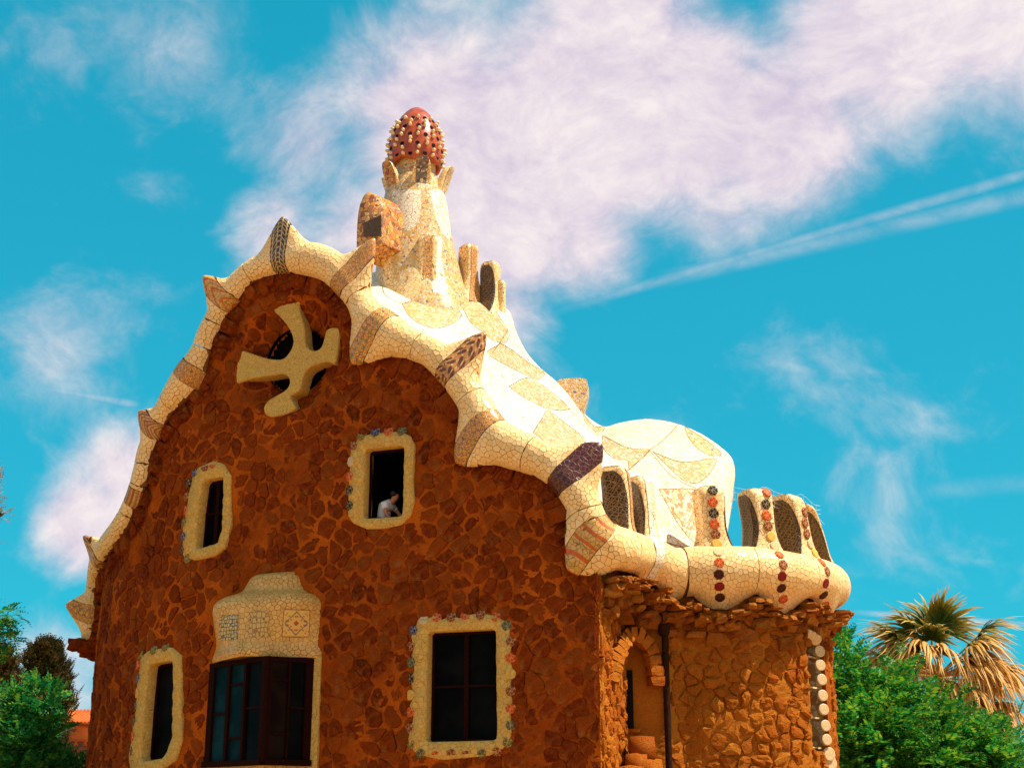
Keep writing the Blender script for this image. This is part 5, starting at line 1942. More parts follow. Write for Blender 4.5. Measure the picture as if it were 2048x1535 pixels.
# ------------------------------------------------------------------ recess, slit, drainpipe and bay window on the right
def right_side():
    # arched niche jamb and its dark slit
    g = Geo()
    q = BAY.hits([(1249, 1340), (1263, 1340), (1269, 1455), (1255, 1455)], 0.02)
    z0, z1 = q[:, 1].min(), q[:, 1].max()
    P = PB + np.array((-0.02, -0.06))
    t = np.array((PC[0] - PB[0], PC[1] - PB[1], 0)); t /= np.linalg.norm(t)
    g.box(np.array((P[0], P[1], (z0 + z1) / 2)) + t * 0.05, (t * 0.085, np.array((t[1], -t[0], 0)) * 0.06, np.array((0, 0, (z1 - z0) / 2))))
    g.obj("slit_window", MT["void"], LODGE)  # solid dark box; its colour stands for the shade within the slit
    Geo().box(np.array((P[0], P[1], z0 - 0.05)) + t * 0.1, (t * 0.16, np.array((t[1], -t[0], 0)) * 0.12, np.array((0, 0, 0.035)))).obj("sill", MT["stone_bay"], LODGE)
    # boulders at the foot of the niche
    for (px, py, r, Y) in ((1284, 1497, 0.36, 30.9), (1272, 1528, 0.30, 30.7), (1296, 1545, 0.4, 30.9), (1262, 1560, 0.4, 30.5)):
        V, F = rock(at(px, py, Y), np.eye(3) * r * 0.8, 0.05)
        mesh_obj("boulder", V, F, MT["stone_bay"], LODGE, True, origin=V.mean(0))
    # arch over the niche
    arch = catmull([at(1222, 1362, 30.0), at(1234, 1310, 30.25), at(1258, 1268, 30.9), at(1287, 1280, 31.25), at(1306, 1318, 31.35), at(1312, 1372, 31.35)], 15)
    for i in range(14):
        c = (arch[i] + arch[i + 1]) / 2
        t_ = (arch[i + 1] - arch[i]) / 2 * 1.02
        u_ = np.cross(t_, (0.3, -0.95, 0)); u_ /= np.linalg.norm(u_)
        V, F = rock(c + u_ * 0.0, (t_, u_ * 0.17, np.array((0.35, -0.94, 0)) * 0.16), 0.09)
        mesh_obj("arch_stone", V, F, MT["stone_bay"], LODGE, False, origin=V.mean(0))
    # drainpipe
    zt = BAY_TOP - 1.15
    x, y = PC + np.array((0.04, -0.12))
    V, F = tube([(x, y, 0), (x, y, 2), (x, y, 4), (x, y, zt)], 0.075, 12)
    pipe = mesh_obj("drainpipe", V, F, MT["iron"], LODGE, True)
    V, F = tube([(x - 0.02, y - 0.03, zt - 0.32), (x - 0.02, y - 0.03, zt - 0.26), (x - 0.04, y - 0.03, zt + 0.1), (x - 0.04, y, zt + 0.35)], [0.09, 0.125, 0.14, 0.14], 12)
    mesh_obj("rainwater_head", V, F, MT["iron"], LODGE, True)
    for z in (2.6, 5.0):
        V, F = tube([(x, y, z - 0.03), (x, y, z + 0.03)], 0.09, 12)
        mesh_obj("pipe_clip", V, F, MT["iron"], pipe)
    # bay window: dark gap, mosaic jamb, cross bars, pale discs
    w = bpy.data.objects.new("bay_window", None)
    COL.objects.link(w)
    q = BW_SZ
    s0, s1, z0, z1 = q[:, 0].min(), q[:, 0].max(), q[:, 1].min(), q[:, 1].max()
    w.location = tuple(BAY.pt((s0 + s1) / 2, z0, -0.1))
    w.parent = LODGE
    w.matrix_parent_inverse = world_of(LODGE).inverted()
    V = np.vstack([BAY.pt(np.array((s0 - .05, s1 + .05, s1 + .05, s0 - .05)), np.array((z0 - .05, z0 - .05, z1 + .05, z1 + .05)), o) for o in (-0.02, -0.55)])
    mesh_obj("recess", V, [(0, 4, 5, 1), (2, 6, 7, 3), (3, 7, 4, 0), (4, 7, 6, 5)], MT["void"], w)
    # far jamb faces back towards the camera
    jb = BAY.hits([(1640, 1288), (1656, 1500)], 0.02)[:, 0].mean()
    V = np.vstack([BAY.pt(np.full(8, jb + 0.02), np.linspace(z0 - 0.05, z1 + 0.05, 8), o) for o in (0.06, -0.25, -0.54)])
    mesh_obj("mosaic_jamb", V, grid_faces(3, 8), MT["mosaic_brown"], w)
    V = np.vstack([BAY.pt(np.full(8, jb + d), np.linspace(z0 - 0.45, z1 + 0.2, 8), o) for d, o in ((0.015, -0.02), (0.02, 0.075), (0.30, 0.075), (0.32, -0.02))])
    mesh_obj("surround", V, grid_faces(4, 8), MT["stone_bay"], w)
    for py in (1314, 1374, 1434, 1494):
        s, z = BAY.hit(1630, py, -0.1)
        Geo().box(BAY.pt(s, z, -0.14), (BAY.tangent(s) * 0.34, BAY.normal(s) * 0.02, np.array((0, 0, 0.018)))).obj("glazing_bar", MT["cream"], w)
    for k, (px, py) in enumerate(zoomed([(965, 245), (1000, 360), (1005, 500), (1020, 645), (1030, 805), (1040, 945), (1058, 1108), (1070, 1250), (1095, 1395), (1112, 1485), (930, 205), (890, 185)],
                                        1440, 1230, 5.035)):
        s, z = BAY.hit(px, py, 0.09)
        loc = BAY.pt(s, z, 0.10)
        nn = BAY.normal(s) * 0.75 + np.array((-0.35, -0.9, 0.1)) * 0.6
        if k in (0, 10, 11):
            nn = nn + np.array((0, 0, -0.7))
        r = (11.5 if k < 8 else 14 if k < 10 else 9) * proj(loc)[2] / FPX
        disc("w", loc, nn / np.linalg.norm(nn), r, w, 14)


right_side()


# ------------------------------------------------------------------ netting strung over the bay merlons
def netting():
    t = thing("netting", "fine white bird netting strung between the bay parapet merlons", "netting", COP.pt(PS[near_station(1500, 1140)], BAY_TOP + 0.3, 0))
    pts = [unproj_at(1390, 968, 35.2), at(1424, 969, 32.0), at(1455, 972, 32.1), at(1507, 980, 32.2), at(1529, 973, 32.3), at(1555, 985, 32.4), at(1588, 993, 32.9), at(1603, 988, 33.0), at(1628, 1008, 33.6), at(1640, 1011, 34.2)]
    for k in range(5):
        P = catmull([p - np.array((0, 0, 0.09 * k + 0.05 * k * rnd.random())) for p in pts], 60)
        V, F = tube(P, 0.0035, 4)
        mesh_obj("strand", V, F, MT["thread"], t)
    for k in range(13):
        a = pts[1] + (pts[-1] - pts[1]) * 0
        i = 1 + int(k / 13 * (len(pts) - 2))
        f = (k / 13 * (len(pts) - 2)) % 1
        p = pts[i] * (1 - f) + pts[min(i + 1, len(pts) - 1)] * f
        V, F = tube([p, p - np.array((rnd.uniform(-.1, .1), 0, 0.25)), p - np.array((rnd.uniform(-.2, .2), 0, 0.48))], 0.003, 4)
        mesh_obj("strand", V, F, MT["thread"], t)


MT["thread"] = plain("white thread", (0.75, 0.72, 0.7), 0.6, 0.2, 0.05)
netting()


# ------------------------------------------------------------------ vegetation
def leaf_mat(name, a, b, c, rough=0.5, trans=0.35):
    m, nt = new_mat(name)
    rr = rand_of(nt)
    co = obj_coords(nt)
    n = nt.add("ShaderNodeTexNoise", {0: co, 2: 0.9, 3: 3.0})
    base = nt.ramp(nt.math("ADD", nt.math("MULTIPLY", rr, 0.6), nt.math("MULTIPLY", n.outputs[0], 0.4)), [(0.2, a), (0.5, b), (0.85, c)])
    nt.set("Base Color", base)
    nt.set("Roughness", rough)
    nt.set("Specular IOR Level", 0.25)
    tr = nt.add("ShaderNodeBsdfTranslucent", {0: base})
    mx = nt.add("ShaderNodeMixShader", {0: trans, 1: nt.bs.outputs[0], 2: tr.outputs[0]})
    out = [x for x in nt.n if x.bl_idname == "ShaderNodeOutputMaterial"][0]
    nt.l.new(mx.outputs[0], out.inputs[0])
    return m


MT["leaf"] = leaf_mat("fresh green leaflet", (0.008, 0.12, 0.024), (0.024, 0.24, 0.024), (0.30, 0.42, 0.014), trans=0.45)
MT["leaf_dark"] = leaf_mat("blue green leaflet", (0.006, 0.11, 0.034), (0.016, 0.22, 0.042), (0.22, 0.38, 0.016), trans=0.45)
MT["needle"] = leaf_mat("rusty conifer spray", (0.014, 0.026, 0.006), (0.050, 0.045, 0.010), (0.24, 0.11, 0.02), 0.8, 0.2)
MT["blossom"] = leaf_mat("tan dry blossom", (0.28, 0.13, 0.03), (0.42, 0.22, 0.06), (0.12, 0.14, 0.02), 0.8, 0.3)
MT["bark"] = plain("rough brown bark", (0.10, 0.045, 0.018), 0.9, 0.1, 0.5, 6)


def rand_frames(dirs, rng):
    """x axis along dirs, random roll"""
    n = len(dirs)
    x = dirs / np.linalg.norm(dirs, axis=1)[:, None]
    r = rng.normal(size=(n, 3)) * 0.35 + np.array((0, 0, 1.0))
    y = np.cross(r, x)
    y /= np.linalg.norm(y, axis=1)[:, None] + 1e-9
    z = np.cross(x, y)
    return np.stack((x, y, z), 1)


def spray_template(pairs, lw, ll, droop):
    V, F = [], []
    for k in range(pairs):
        t = 0.12 + 0.88 * k / max(1, pairs - 1)
        for sg in (-1, 1):
            sz = (1 - 0.45 * abs(2 * t - 0.9))
            a = np.array((t, 0.0, -droop * t * t))
            d = np.array((0.42, sg * 0.9, -0.12))
            w = np.array((0.9, -sg * 0.42, 0)) * lw * sz
            L = d * ll * sz
            i = len(V)
            V += [a, a + L * 0.5 + w * 0.5, a + L, a + L * 0.5 - w * 0.5]
            F.append((i, i + 1, i + 2, i + 3))
    return np.array(V), np.array(F)


def scatter(tv, tf, pos, fr, sc):
    n, m = len(pos), len(tv)
    V = np.einsum("vk,nkj->nvj", tv, fr) * sc[:, None, None] + pos[:, None, :]
    F = (tf[None] + (np.arange(n) * m)[:, None, None]).reshape(-1, tf.shape[1])
    return V.reshape(-1, 3), F


def fast_mesh(name, V, F, mat, parent):
    me = bpy.data.meshes.new(name)
    k = F.shape[1]
    me.vertices.add(len(V))
    me.vertices.foreach_set("co", V.astype(np.float32).reshape(-1))
    me.loops.add(len(F) * k)
    me.loops.foreach_set("vertex_index", F.astype(np.int32).reshape(-1))
    me.polygons.add(len(F))
    me.polygons.foreach_set("loop_start", np.arange(0, len(F) * k, k, dtype=np.int32))
    me.polygons.foreach_set("loop_total", np.full(len(F), k, np.int32))
    me.materials.append(mat)
    me.update(calc_edges=True)
    return link(name, me, parent)


def leafy_tree(name, label, base, trunk_top, blobs, n, leaf, mat, seed, limb_r=0.16, clumps=8, cat="tree", pairs=7, lw=0.11, ll=0.34, droop=0.25, upw=0.35):
    rng = np.random.default_rng(seed)
    t = thing(name, label, cat, base)
    vol = np.array([b[1][0] * b[1][1] * b[1][2] if np.ndim(b[1]) else b[1] ** 3 for b in blobs]) ** (2 / 3)
    pos, dr = [], []
    limbs = Geo()
    base, trunk_top = np.asarray(base, float), np.asarray(trunk_top, float)
    P = catmull([base, base * 0.6 + trunk_top * 0.4 + rng.normal(0, 0.12, 3) * (1, 1, 0), trunk_top], 10)
    V, F = tube(P, np.linspace(limb_r * 1.3, limb_r * 0.8, 10), 9)
    limbs.add(V, F)
    for (c, r), v in zip(blobs, vol):
        c = np.asarray(c, float)
        r = np.full(3, r) if not np.ndim(r) else np.asarray(r, float)
        V, F = tube(catmull([trunk_top, (trunk_top + c) / 2 + rng.normal(0, 0.15, 3), c], 8), np.linspace(limb_r * 0.7, limb_r * 0.2, 8), 7)
        limbs.add(V, F)
        nc = max(3, int(clumps * v / vol.mean()))
        d = rng.normal(size=(nc, 3))
        d /= np.linalg.norm(d, axis=1)[:, None]
        cc = c + d * r * rng.uniform(0.35, 0.95, (nc, 1))
        for k in range(nc):
            V, F = tube(np.array([c, (c + cc[k]) / 2 + rng.normal(0, 0.08, 3), cc[k]]), np.array((limb_r * 0.25, limb_r * 0.16, limb_r * 0.06)), 5)
            limbs.add(V, F)
        m = int(n * v / vol.sum())
        idx = rng.integers(0, nc, m)
        q = rng.normal(size=(m, 3)) * r * 0.30
        pos.append(cc[idx] + q)
        out = (cc[idx] + q - c) / r
        dr.append(out + rng.normal(size=(m, 3)) * 0.45 + np.array((0, 0, upw)))
    limbs.obj("trunk", MT["bark"], t, True)
    pos, dr = np.vstack(pos), np.vstack(dr)
    tv, tf = spray_template(pairs, lw, ll, droop)
    V, F = scatter(tv, tf, pos, rand_frames(dr, rng), leaf * rng.uniform(0.6, 1.25, len(pos)))
    fast_mesh("crown", V, F, MT[mat], t)
    return t


def vegetation():
    Y = 43.0
    k = proj(at(1830, 1450, Y))[2] / FPX
    B = lambda px, py, r, dy=0.0, sq=1.0: (at(px, py, Y + dy), (r * k, r * k * 1.1, r * k * sq))
    g = at(1850, 1500, Y)
    leafy_tree("feathery_tree", "bushy bright green feathery tree in front of the palm, right of the house", (g[0], Y, 0), (g[0], Y, 2.6),
               [B(1715, 1355, 60), B(1690, 1420, 80), B(1790, 1405, 65), B(1760, 1470, 90, -0.5), B(1870, 1475, 65), B(1860, 1520, 95, -0.6), B(1965, 1500, 55), B(2000, 1545, 60, -0.5),
                B(1700, 1520, 90, -0.8), B(1780, 1570, 120, -0.3), B(1930, 1580, 110), B(1690, 1320, 40, 0.3)], 6000, 0.50, "leaf", 5, 0.13, 11, pairs=6, lw=0.20, ll=0.42)
    leafy_tree("feathery_tree", "small green tree top poking up at the lower right corner behind the feathery tree", (at(2060, 1500, 52)[0], 52, 0), (at(2060, 1500, 52)[0], 52, 2.0),
               [(at(2040, 1510, 52), (0.7, 0.7, 0.6)), (at(2075, 1540, 52), (1.0, 1.0, 0.8))], 420, 0.45, "leaf", 8, 0.1, 8)
    # left of the house
    Y2 = 40.0
    k2 = proj(at(80, 1450, Y2))[2] / FPX
    B2 = lambda px, py, r, dy=0.0, sq=1.0: (at(px, py, Y2 + dy), (r * k2, r * k2, r * k2 * sq))
    g = at(60, 1500, Y2)
    leafy_tree("broadleaf_tree", "spreading blue green leafy tree at lower left below the conifer", (g[0], Y2, 0), (g[0], Y2, 2.4),
               [B2(80, 1398, 34), B2(102, 1412, 14), B2(36, 1442, 50), B2(55, 1475, 50), B2(30, 1510, 70), B2(80, 1540, 45), B2(122, 1540, 18), B2(152, 1552, 30), B2(20, 1390, 28), B2(60, 1560, 90)],
               1900, 0.42, "leaf_dark", 21, 0.13, 10, pairs=5, lw=0.26, ll=0.46)
    Y3 = 34.0
    k3 = proj(at(0, 1250, Y3))[2] / FPX
    g = at(-150, 1300, Y3)
    leafy_tree("overhanging_tree", "leafy branch tips reaching in at the left edge above the conifer", (g[0], Y3, 0), (g[0], Y3, 5.2),
               [(at(12, 1236, Y3), (0.33, 0.33, 0.17)), (at(10, 1284, Y3), (0.28, 0.28, 0.18)), (at(-60, 1245, Y3), (0.8, 0.8, 0.5)), (at(-150, 1180, Y3), (1.2, 1.2, 1.0))], 1300, 0.30, "leaf", 33, 0.10, 9, pairs=6, lw=0.2, ll=0.42, droop=0.7, upw=-0.2)
    g = at(-190, 1000, 36.0)
    leafy_tree("blossom_tree", "tall tree whose dry tan blossom twig shows at the left edge", (g[0], 36.0, 0), (g[0], 36.0, 7.5),
               [(at(-5, 990, 36), (0.25, 0.25, 0.55)), (at(6, 1028, 36), (0.22, 0.22, 0.2)), (at(-90, 1000, 36), (0.9, 0.9, 1.1))], 700, 0.20, "blossom", 44, 0.10, 10, pairs=5, lw=0.2, ll=0.4)
    # conifer: a ragged dark cone of short upturned sprays
    def conifer(label, px, top, bot, half, Yc, n, seed):
        rng = np.random.default_rng(seed)
        kk = proj(at(px, bot, Yc))[2] / FPX
        g = at(px, bot, Yc)
        t = thing("conifer", label, "tree", (g[0], Yc, 0), "conifers left of the house")
        ztop, zb = at(px, top, Yc)[2], 0.8
        V, F = tube([(g[0], Yc, 0), (g[0], Yc, ztop * 0.5), (g[0], Yc, ztop * 0.95)], [0.28, 0.18, 0.03], 9)
        mesh_obj("trunk", V, F, MT["bark"], t, True)
        h = rng.uniform(0, 1, n) ** 0.8
        z = ztop - (ztop - zb) * h
        wob = 1 + 0.22 * np.sin(h * 23 + rng.uniform(0, 6, n) * 0.3) + 0.1 * rng.normal(size=n)
        hv = (ztop - z) / (ztop - at(px, bot, Yc)[2])
        rad = half * kk * np.clip(hv * 2.6, 0, 1) ** 0.55 * wob
        a = rng.uniform(0, 6.283, n)
        lump = 1 + 0.22 * np.sin(3 * a + z * 2.1) + 0.14 * np.sin(5 * a - z * 3.3)
        rr = rad * lump * rng.uniform(0.55, 1.05, n)
        pos = np.stack((g[0] + rr * np.cos(a), Yc + rr * np.sin(a), z), 1)
        dr = np.stack((np.cos(a) * 0.7, np.sin(a) * 0.7, 0 * a + 0.8), 1) + rng.normal(size=(n, 3)) * 0.35
        tv, tf = spray_template(6, 0.26, 0.36, -0.1)
        V, F = scatter(tv, tf, pos, rand_frames(dr, rng), 0.42 * rng.uniform(0.6, 1.2, n))
        fast_mesh("crown", V, F, MT["needle"], t)
    conifer("dark rusty green conifer rising behind the leafy tree at lower left", 78, 1288, 1460, 40, 56.0, 7000, 61)
    conifer("rusty conifer cut by the left edge of the picture", -14, 1300, 1450, 38, 54.0, 3000, 62)
    conifer("thin side top of conifer close beside the big dark conifer", 122, 1330, 1420, 9, 58.0, 900, 63)


vegetation()


# ------------------------------------------------------------------ the fan palm
def frond_mat(name, base, tip, mid):
    m, nt = new_mat(name)
    at_ = nt.add("ShaderNodeAttribute", attribute_name="along")
    oi = nt.add("ShaderNodeObjectInfo")
    co = obj_coords(nt)
    n = nt.add("ShaderNodeTexNoise", {0: co, 2: 9.0, 3: 3.0})
    f = nt.math("ADD", at_.outputs["Fac"], nt.math("MULTIPLY", nt.math("SUBTRACT", n.outputs[0], 0.5), 0.35))
    c = nt.ramp(f, [(0.25, base), (0.55, mid), (0.85, tip)])
    nt.set("Base Color", c)
    nt.set("Roughness", 0.55)
    nt.set("Specular IOR Level", 0.3)
    tr = nt.add("ShaderNodeBsdfTranslucent", {0: c})
    mx = nt.add("ShaderNodeMixShader", {0: 0.22, 1: nt.bs.outputs[0], 2: tr.outputs[0]})
    out = [x for x in nt.n if x.bl_idname == "ShaderNodeOutputMaterial"][0]
    nt.l.new(mx.outputs[0], out.inputs[0])
    return m


MT["frond_green"] = frond_mat("green fan with tan tips", (0.04, 0.085, 0.006), (0.74, 0.44, 0.13), (0.28, 0.20, 0.025))
MT["frond_dry"] = frond_mat("dry tan fan", (0.34, 0.16, 0.03), (0.76, 0.44, 0.13), (0.60, 0.31, 0.055))
MT["petiole"] = plain("palm leaf stalk", (0.36, 0.15, 0.04), 0.6, 0.3, 0.3, 10)


def frond_mesh(seed, mat, pet, L, droop, nseg=34, fold=0.5):
    """fan leaf along +x: a stalk, then narrow segments spread in a fan whose tips hang"""
    rng = np.random.default_rng(seed)
    V, F, A = [], [], []
    # stalk
    tv, tf = tube([(0, 0, 0), (pet * 0.5, 0, -0.02), (pet, 0, -0.08)], [0.035, 0.026, 0.018], 5)
    V += tv.tolist(); F += tf; A += [0.5] * len(tv)
    hub = np.array((pet, 0, -0.08))
    for k in range(nseg):
        a = (k / (nseg - 1) - 0.5) * R(215) + rng.normal(0, 0.03)
        l = L * (0.72 + 0.28 * math.cos(a * 0.62)) * rng.uniform(0.85, 1.12)
        d0 = np.array((math.cos(a), math.sin(a) * 0.86, -abs(math.sin(a)) * fold * 0.3 + 0.10 * rng.normal()))
        d0 /= np.linalg.norm(d0)
        side = np.cross(d0, (0, 0, 1.0)); side /= np.linalg.norm(side)
        dr = droop * rng.uniform(0.6, 1.5)
        n = 7
        i0 = len(V)
        for j in range(n):
            t = j / (n - 1)
            p = hub + d0 * l * t * (1 - 0.30 * dr * max(0, t - 0.4)) + np.array((0, 0, -1.0)) * l * dr * max(0, t - 0.38) ** 1.5 * 1.25 + side * 0.03 * rng.normal() * t
            w = l * 0.030 * (0.55 + 1.0 * math.sin(math.pi * min(1, t * 0.9 + 0.12)) ) * (1 - t ** 3 * 0.9)
            up = np.array((0, 0, 0.5)) * w
            V += [(p - side * w).tolist(), (p + up).tolist(), (p + side * w).tolist()]
            A += [t * 0.95 + 0.0] * 3
        for j in range(n - 1):
            q = i0 + j * 3
            F += [(q, q + 3, q + 4, q + 1), (q + 1, q + 4, q + 5, q + 2)]
    me = bpy.data.meshes.new("frond")
    me.from_pydata(V, [], F)
    me.materials.append(mat)
    at_ = me.attributes.new("along", "FLOAT", "POINT")
    at_.data.foreach_set("value", np.array(A, np.float32))
    me.update()
    return me


def palm():
    Y = 60.0
    c = at(1876, 1352, Y)
    k = proj(c)[2] / FPX
    t = thing("fan_palm", "tall fan palm with drooping tan dry fronds above the green tree", "palm tree", (c[0] + 0.2, Y, 0))
    P = catmull([(c[0] + 0.25, Y, 0), (c[0] + 0.1, Y, 3.5), (c[0], Y, c[2] - 0.4)], 24)
    V, F = tube(P, 0.34 + 0.025 * np.sin(np.arange(24) * 2.1) + np.linspace(0.06, -0.02, 24), 14)
    mesh_obj("trunk", V, F, MT["bark"], t, True)
    G = [frond_mesh(100 + i, MT["frond_green"], 1.75, 1.45, 0.75, nseg=30) for i in range(3)]
    D = [frond_mesh(200 + i, MT["frond_dry"], 1.65, 1.4, 1.05, nseg=30, fold=1.2) for i in range(4)]
    rng = random.Random(3)
    # azimuth about the trunk (0 = right, 90 = away), elevation of the stalk, green?
    spec = []
    for az, el, g, s in ((-80, 74, 1, 1.05), (100, 80, 1, 1.05), (180, 50, 1, 1.05), (-150, 56, 1, 1.0), (-15, 48, 1, 1.15), (40, 58, 1, 1.1), (140, 52, 1, 1.0), (-50, 38, 1, 1.0), (-115, 44, 1, 0.95),
                        (170, 22, 0, 1.1), (-165, 6, 0, 1.1), (155, 8, 0, 1.1), (12, 22, 0, 1.15), (-25, 8, 0, 1.2), (30, 4, 0, 1.15), (-70, 14, 0, 0.95), (-100, -8, 0, 1.0),
                        (-130, 18, 0, 1.0), (75, 25, 0, 1.0), (110, 20, 0, 1.0)):
        spec.append((az + rng.uniform(-6, 6), el + rng.uniform(-5, 5), g, s))
    for q in range(14):
        spec.append((rng.uniform(-180, 180), rng.uniform(-14, 34), 0, rng.uniform(0.9, 1.15)))
    for q in range(30):
        spec.append((rng.uniform(-180, 180), rng.uniform(-74, -22), 0, rng.uniform(0.9, 1.2)))
    for az, el, s in ((-30, -30, 1.25), (-5, -18, 1.3), (-60, -52, 1.2), (-88, -60, 1.15), (-20, -55, 1.3), (-40, -66, 1.3)):
        spec.append((az, el, 0, s))
    for az, el, g, s in spec:
        o = bpy.data.objects.new("frond", rng.choice(G if g else D))
        COL.objects.link(o)
        o.parent = t
        a, e = R(az), R(el)
        x = Vector((math.cos(a) * math.cos(e), math.sin(a) * math.cos(e), math.sin(e)))
        y = Vector((0, 0, 1)).cross(x).normalized()
        z = x.cross(y)
        m = Matrix((x, y, z)).transposed().to_4x4()
        low = 0.35 * max(0, -e) 
        o.matrix_local = Matrix.Translation(Vector((c[0], Y, c[2] - low)) - t.location) @ m @ Matrix.Scale(s * 1.18, 4)


palm()


# ------------------------------------------------------------------ far villa with a red tiled roof
def villa():
    Y = 112.0
    x0, z_e = at(118, 1442, Y)[0], at(150, 1446, Y)[2]
    zt = at(150, 1420, Y + 4)[2]
    t = thing("villa", "distant orange villa with red tiled roof and arched windows left of the house", "building", (x0 + 7, Y + 4, 0))
    x1 = x0 + 14
    Geo().box(((x0 + x1) / 2, Y + 4.2, z_e / 2), (((x1 - x0) / 2, 0, 0), (0, 4, 0), (0, 0, z_e / 2))).obj("wall", MT["villa"], t)
    g = Geo()
    g.add([(x0 - .4, Y - .3, z_e), (x1 + .4, Y - .3, z_e), (x1 + .4, Y + 4, zt + .0), (x0 - .4, Y + 4, zt + .0), (x0 - .4, Y + 8.6, z_e), (x1 + .4, Y + 8.6, z_e)],
          [(0, 1, 2, 3), (3, 2, 5, 4), (0, 3, 4), (1, 5, 2)])
    roof_ = g.obj("roof", MT["rooftile"], t)
    tiles = Geo()
    x = x0 - 0.4
    while x < x1 + 0.4:
        V, F = tube([(x, Y - 0.38, z_e + 0.03), (x, Y + 2, (z_e + zt) / 2 + 0.03), (x, Y + 4, zt + 0.04)], 0.10, 6)
        tiles.add(V, F)
        x += 0.28
    tiles.obj("roof_tiles", MT["rooftile"], roof_, True, "stuff")
    for row_y, w, hh in ((1490, 0.34, 0.62),):
        for i in range(12):
            px = 142 + i * 18
            p = at(px, row_y, Y)
            a = np.linspace(0, math.pi, 9)
            pts = [(p[0] - w, Y + 0.17, p[2] - hh), (p[0] + w, Y + 0.17, p[2] - hh)] + [(p[0] + w * math.cos(b), Y + 0.17, p[2] + w * math.sin(b)) for b in a]
            V = np.array(pts)
            Vb = V + np.array((0, 0.06, 0))
            win = mesh_obj("window", np.vstack((V, Vb)), [tuple(range(len(V)))] + [(j, (j + 1) % len(V), len(V) + (j + 1) % len(V), len(V) + j) for j in range(len(V))], MT["villa_glass"], t)
            V2 = [(p[0] + (w + 0.1) * math.cos(b), Y + 0.13, p[2] + (w + 0.1) * math.sin(b)) for b in a]
            V, F = tube(V2, 0.05, 5)
            mesh_obj("frame", V, F, MT["rooftile"], win)
    p = at(150, 1452, Y)
    Geo().box((p[0] + 5, Y + 0.12, p[2]), ((9, 0, 0), (0, 0.06, 0), (0, 0, 0.05))).obj("cornice", MT["rooftile"], t)
    # small round vent in the frieze
    q = at(147, 1452, Y)
    V, F = tube([(q[0], Y + 0.1, q[2] - 0.25), (q[0], Y + 0.25, q[2] - 0.25)], 0.14, 10)
    mesh_obj("vent", V, F, MT["villa_glass"], t)


MT["villa"] = plain("orange villa render", (0.52, 0.13, 0.03), 0.9, 0.1, 0.25, 0.8)
MT["rooftile"] = plain("red clay roof tile", (0.52, 0.10, 0.015), 0.8, 0.2, 0.3, 2.5)
MT["villa_glass"] = plain("dim villa window", (0.16, 0.035, 0.012), 0.6, 0.3, 0.3, 3)
villa()


# ------------------------------------------------------------------ the person leaning in the upper window
def skin_mesh(name, nodes, edges, mat, parent, sub=1):
    me = bpy.data.meshes.new(name + "_cage")
    me.from_pydata([n[0] for n in nodes], edges, [])
    o = bpy.data.objects.new(name, me)
    COL.objects.link(o)
    sm = o.modifiers.new("skin", "SKIN")
    sm.use_smooth_shade = True
    for i, n in enumerate(nodes):
        v = me.skin_vertices[0].data[i]
        v.radius = n[1] if np.ndim(n[1]) else (n[1], n[1])
        v.use_root = (i == 0)
    ss = o.modifiers.new("sub", "SUBSURF")
    ss.levels = ss.render_levels = sub
    dg = bpy.context.evaluated_depsgraph_get()
    ev = bpy.data.meshes.new_from_object(o.evaluated_get(dg))
    bpy.data.objects.remove(o)
    ev.materials.clear()
    ev.materials.append(mat)
    ev.polygons.foreach_set("use_smooth", np.ones(len(ev.polygons), bool))
    return link(name, ev, parent)


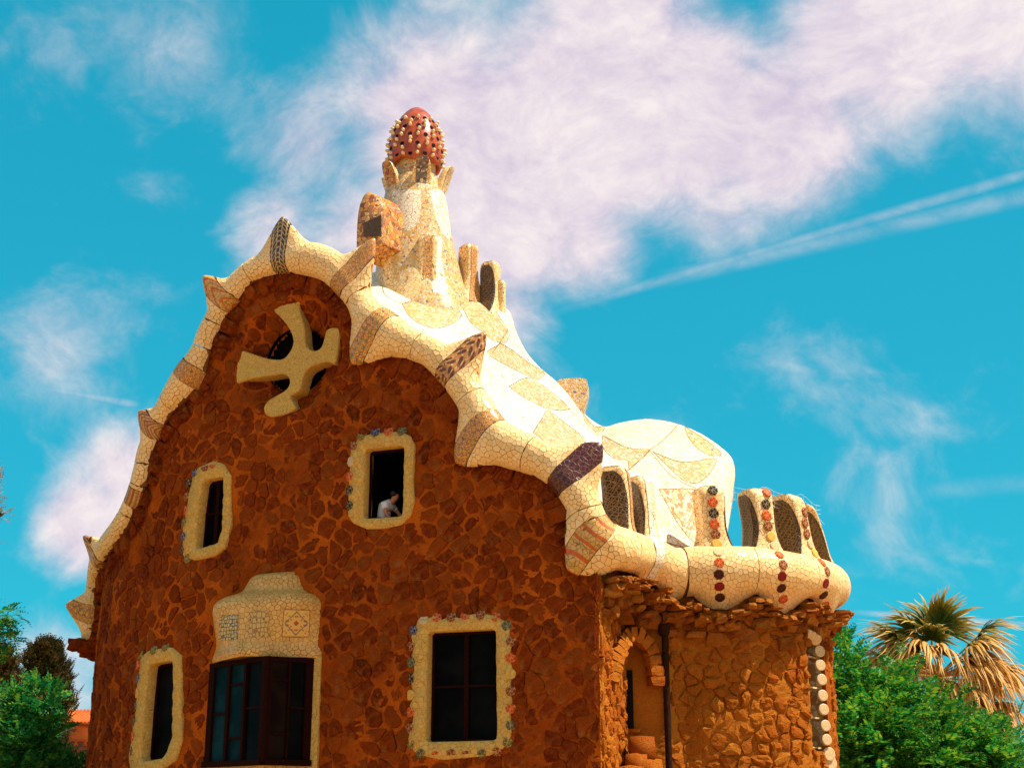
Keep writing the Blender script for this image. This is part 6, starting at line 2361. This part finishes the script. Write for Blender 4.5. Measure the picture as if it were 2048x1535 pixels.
def person():
    W_ = WIN_A
    s_c, z_sill = W_["c"][0], W_["o"][:, 1].min()
    n3, t3 = FAC.normal(s_c), FAC.tangent(s_c)
    floor = z_sill - 0.84
    org = FAC.pt(s_c - 0.20, 0, -0.36)
    L = lambda x, y, z: tuple(org + t3 * x - n3 * y + np.array((0, 0, floor + z)))
    t = thing("person", "person in a white shirt bending over inside the open upper window", "person", L(-0.03, 0.22, 0))
    N = [(L(-0.10, 0.24, 0.92), (0.15, 0.12)), (L(-0.10, 0.22, 1.06), (0.14, 0.12)), (L(-0.04, 0.20, 1.20), (0.17, 0.13)), (L(0.05, 0.20, 1.29), (0.12, 0.10)), (L(0.12, 0.20, 1.34), 0.055),
         (L(0.17, 0.20, 1.38), 0.085), (L(0.21, 0.20, 1.45), 0.095), (L(0.20, 0.20, 1.52), 0.07),
         (L(-0.11, 0.12, 0.85), 0.10), (L(-0.10, 0.10, 0.46), 0.062), (L(-0.12, 0.12, 0.08), 0.042), (L(0.02, 0.08, 0.03), 0.035),
         (L(-0.11, 0.34, 0.85), 0.10), (L(-0.06, 0.36, 0.46), 0.062), (L(-0.10, 0.38, 0.08), 0.042), (L(0.04, 0.38, 0.03), 0.035),
         (L(0.03, 0.05, 1.25), 0.062), (L(0.07, -0.02, 1.02), 0.045), (L(0.17, 0.02, 0.90), 0.032), (L(0.21, 0.04, 0.88), 0.034),
         (L(0.06, 0.36, 1.25), 0.062), (L(0.20, 0.42, 1.06), 0.045), (L(0.32, 0.36, 0.96), 0.032), (L(0.36, 0.35, 0.95), 0.034)]
    E = [(0, 1), (1, 2), (2, 3), (3, 4), (4, 5), (5, 6), (6, 7), (0, 8), (8, 9), (9, 10), (10, 11), (0, 12), (12, 13), (13, 14), (14, 15), (3, 16), (16, 17), (17, 18), (18, 19), (3, 20), (20, 21), (21, 22), (22, 23)]
    for hand, sx in ((19, 1), (23, 1)):
        hp = np.array(N[hand][0])
        for q in range(4):
            i = len(N)
            a = hp + t3 * 0.045 - n3 * (-0.03 + 0.02 * q)
            b = a + t3 * (0.035 + 0.006 * (q in (1, 2))) + np.array((0, 0, -0.015))
            N += [(tuple(a), 0.0095), (tuple(b), 0.008)]
            E += [(hand, i), (i, i + 1)]
        i = len(N)
        a = hp + n3 * 0.035 + t3 * 0.01
        N += [(tuple(a), 0.011), (tuple(a + t3 * 0.035 + n3 * 0.01), 0.009)]
        E += [(hand, i), (i, i + 1)]
    skin_mesh("body", N, E, MT["skin"], t)
    S = [(L(-0.10, 0.24, 0.86), (0.175, 0.15)), (L(-0.11, 0.22, 1.04), (0.175, 0.15)), (L(-0.05, 0.20, 1.20), (0.20, 0.165)), (L(0.05, 0.20, 1.30), (0.14, 0.12)), (L(0.10, 0.20, 1.335), 0.075),
         (L(0.03, 0.05, 1.24), 0.085), (L(0.06, 0.0, 1.12), 0.07), (L(0.06, 0.36, 1.24), 0.085), (L(0.13, 0.40, 1.14), 0.07)]
    skin_mesh("shirt", S, [(0, 1), (1, 2), (2, 3), (3, 4), (3, 5), (5, 6), (3, 7), (7, 8)], MT["shirt"], t, 2)
    T = [(L(-0.10, 0.23, 0.90), (0.165, 0.135)), (L(-0.11, 0.12, 0.80), 0.112), (L(-0.10, 0.10, 0.46), 0.078), (L(-0.12, 0.12, 0.12), 0.06), (L(-0.11, 0.34, 0.80), 0.112), (L(-0.06, 0.36, 0.46), 0.078), (L(-0.10, 0.38, 0.12), 0.06)]
    skin_mesh("trousers", T, [(0, 1), (1, 2), (2, 3), (0, 4), (4, 5), (5, 6)], MT["trousers"], t)
    H = [(L(0.20, 0.20, 1.56), 0.085), (L(0.17, 0.20, 1.50), 0.108), (L(0.145, 0.20, 1.43), 0.085), (L(0.19, 0.12, 1.50), 0.075), (L(0.22, 0.10, 1.44), 0.06)]
    skin_mesh("hair", H, [(0, 1), (1, 2), (1, 3), (3, 4)], MT["hair"], t, 2)


MT["skin"] = plain("tanned skin", (0.55, 0.22, 0.11), 0.55, 0.3, 0.08)
MT["shirt"] = plain("white cotton", (0.80, 0.74, 0.74), 0.85, 0.1, 0.06, 18)
MT["trousers"] = plain("dark trousers", (0.02, 0.02, 0.03), 0.9, 0.1, 0.2)
MT["hair"] = plain("dark brown hair", (0.03, 0.015, 0.008), 0.6, 0.3, 0.3, 30)
person()
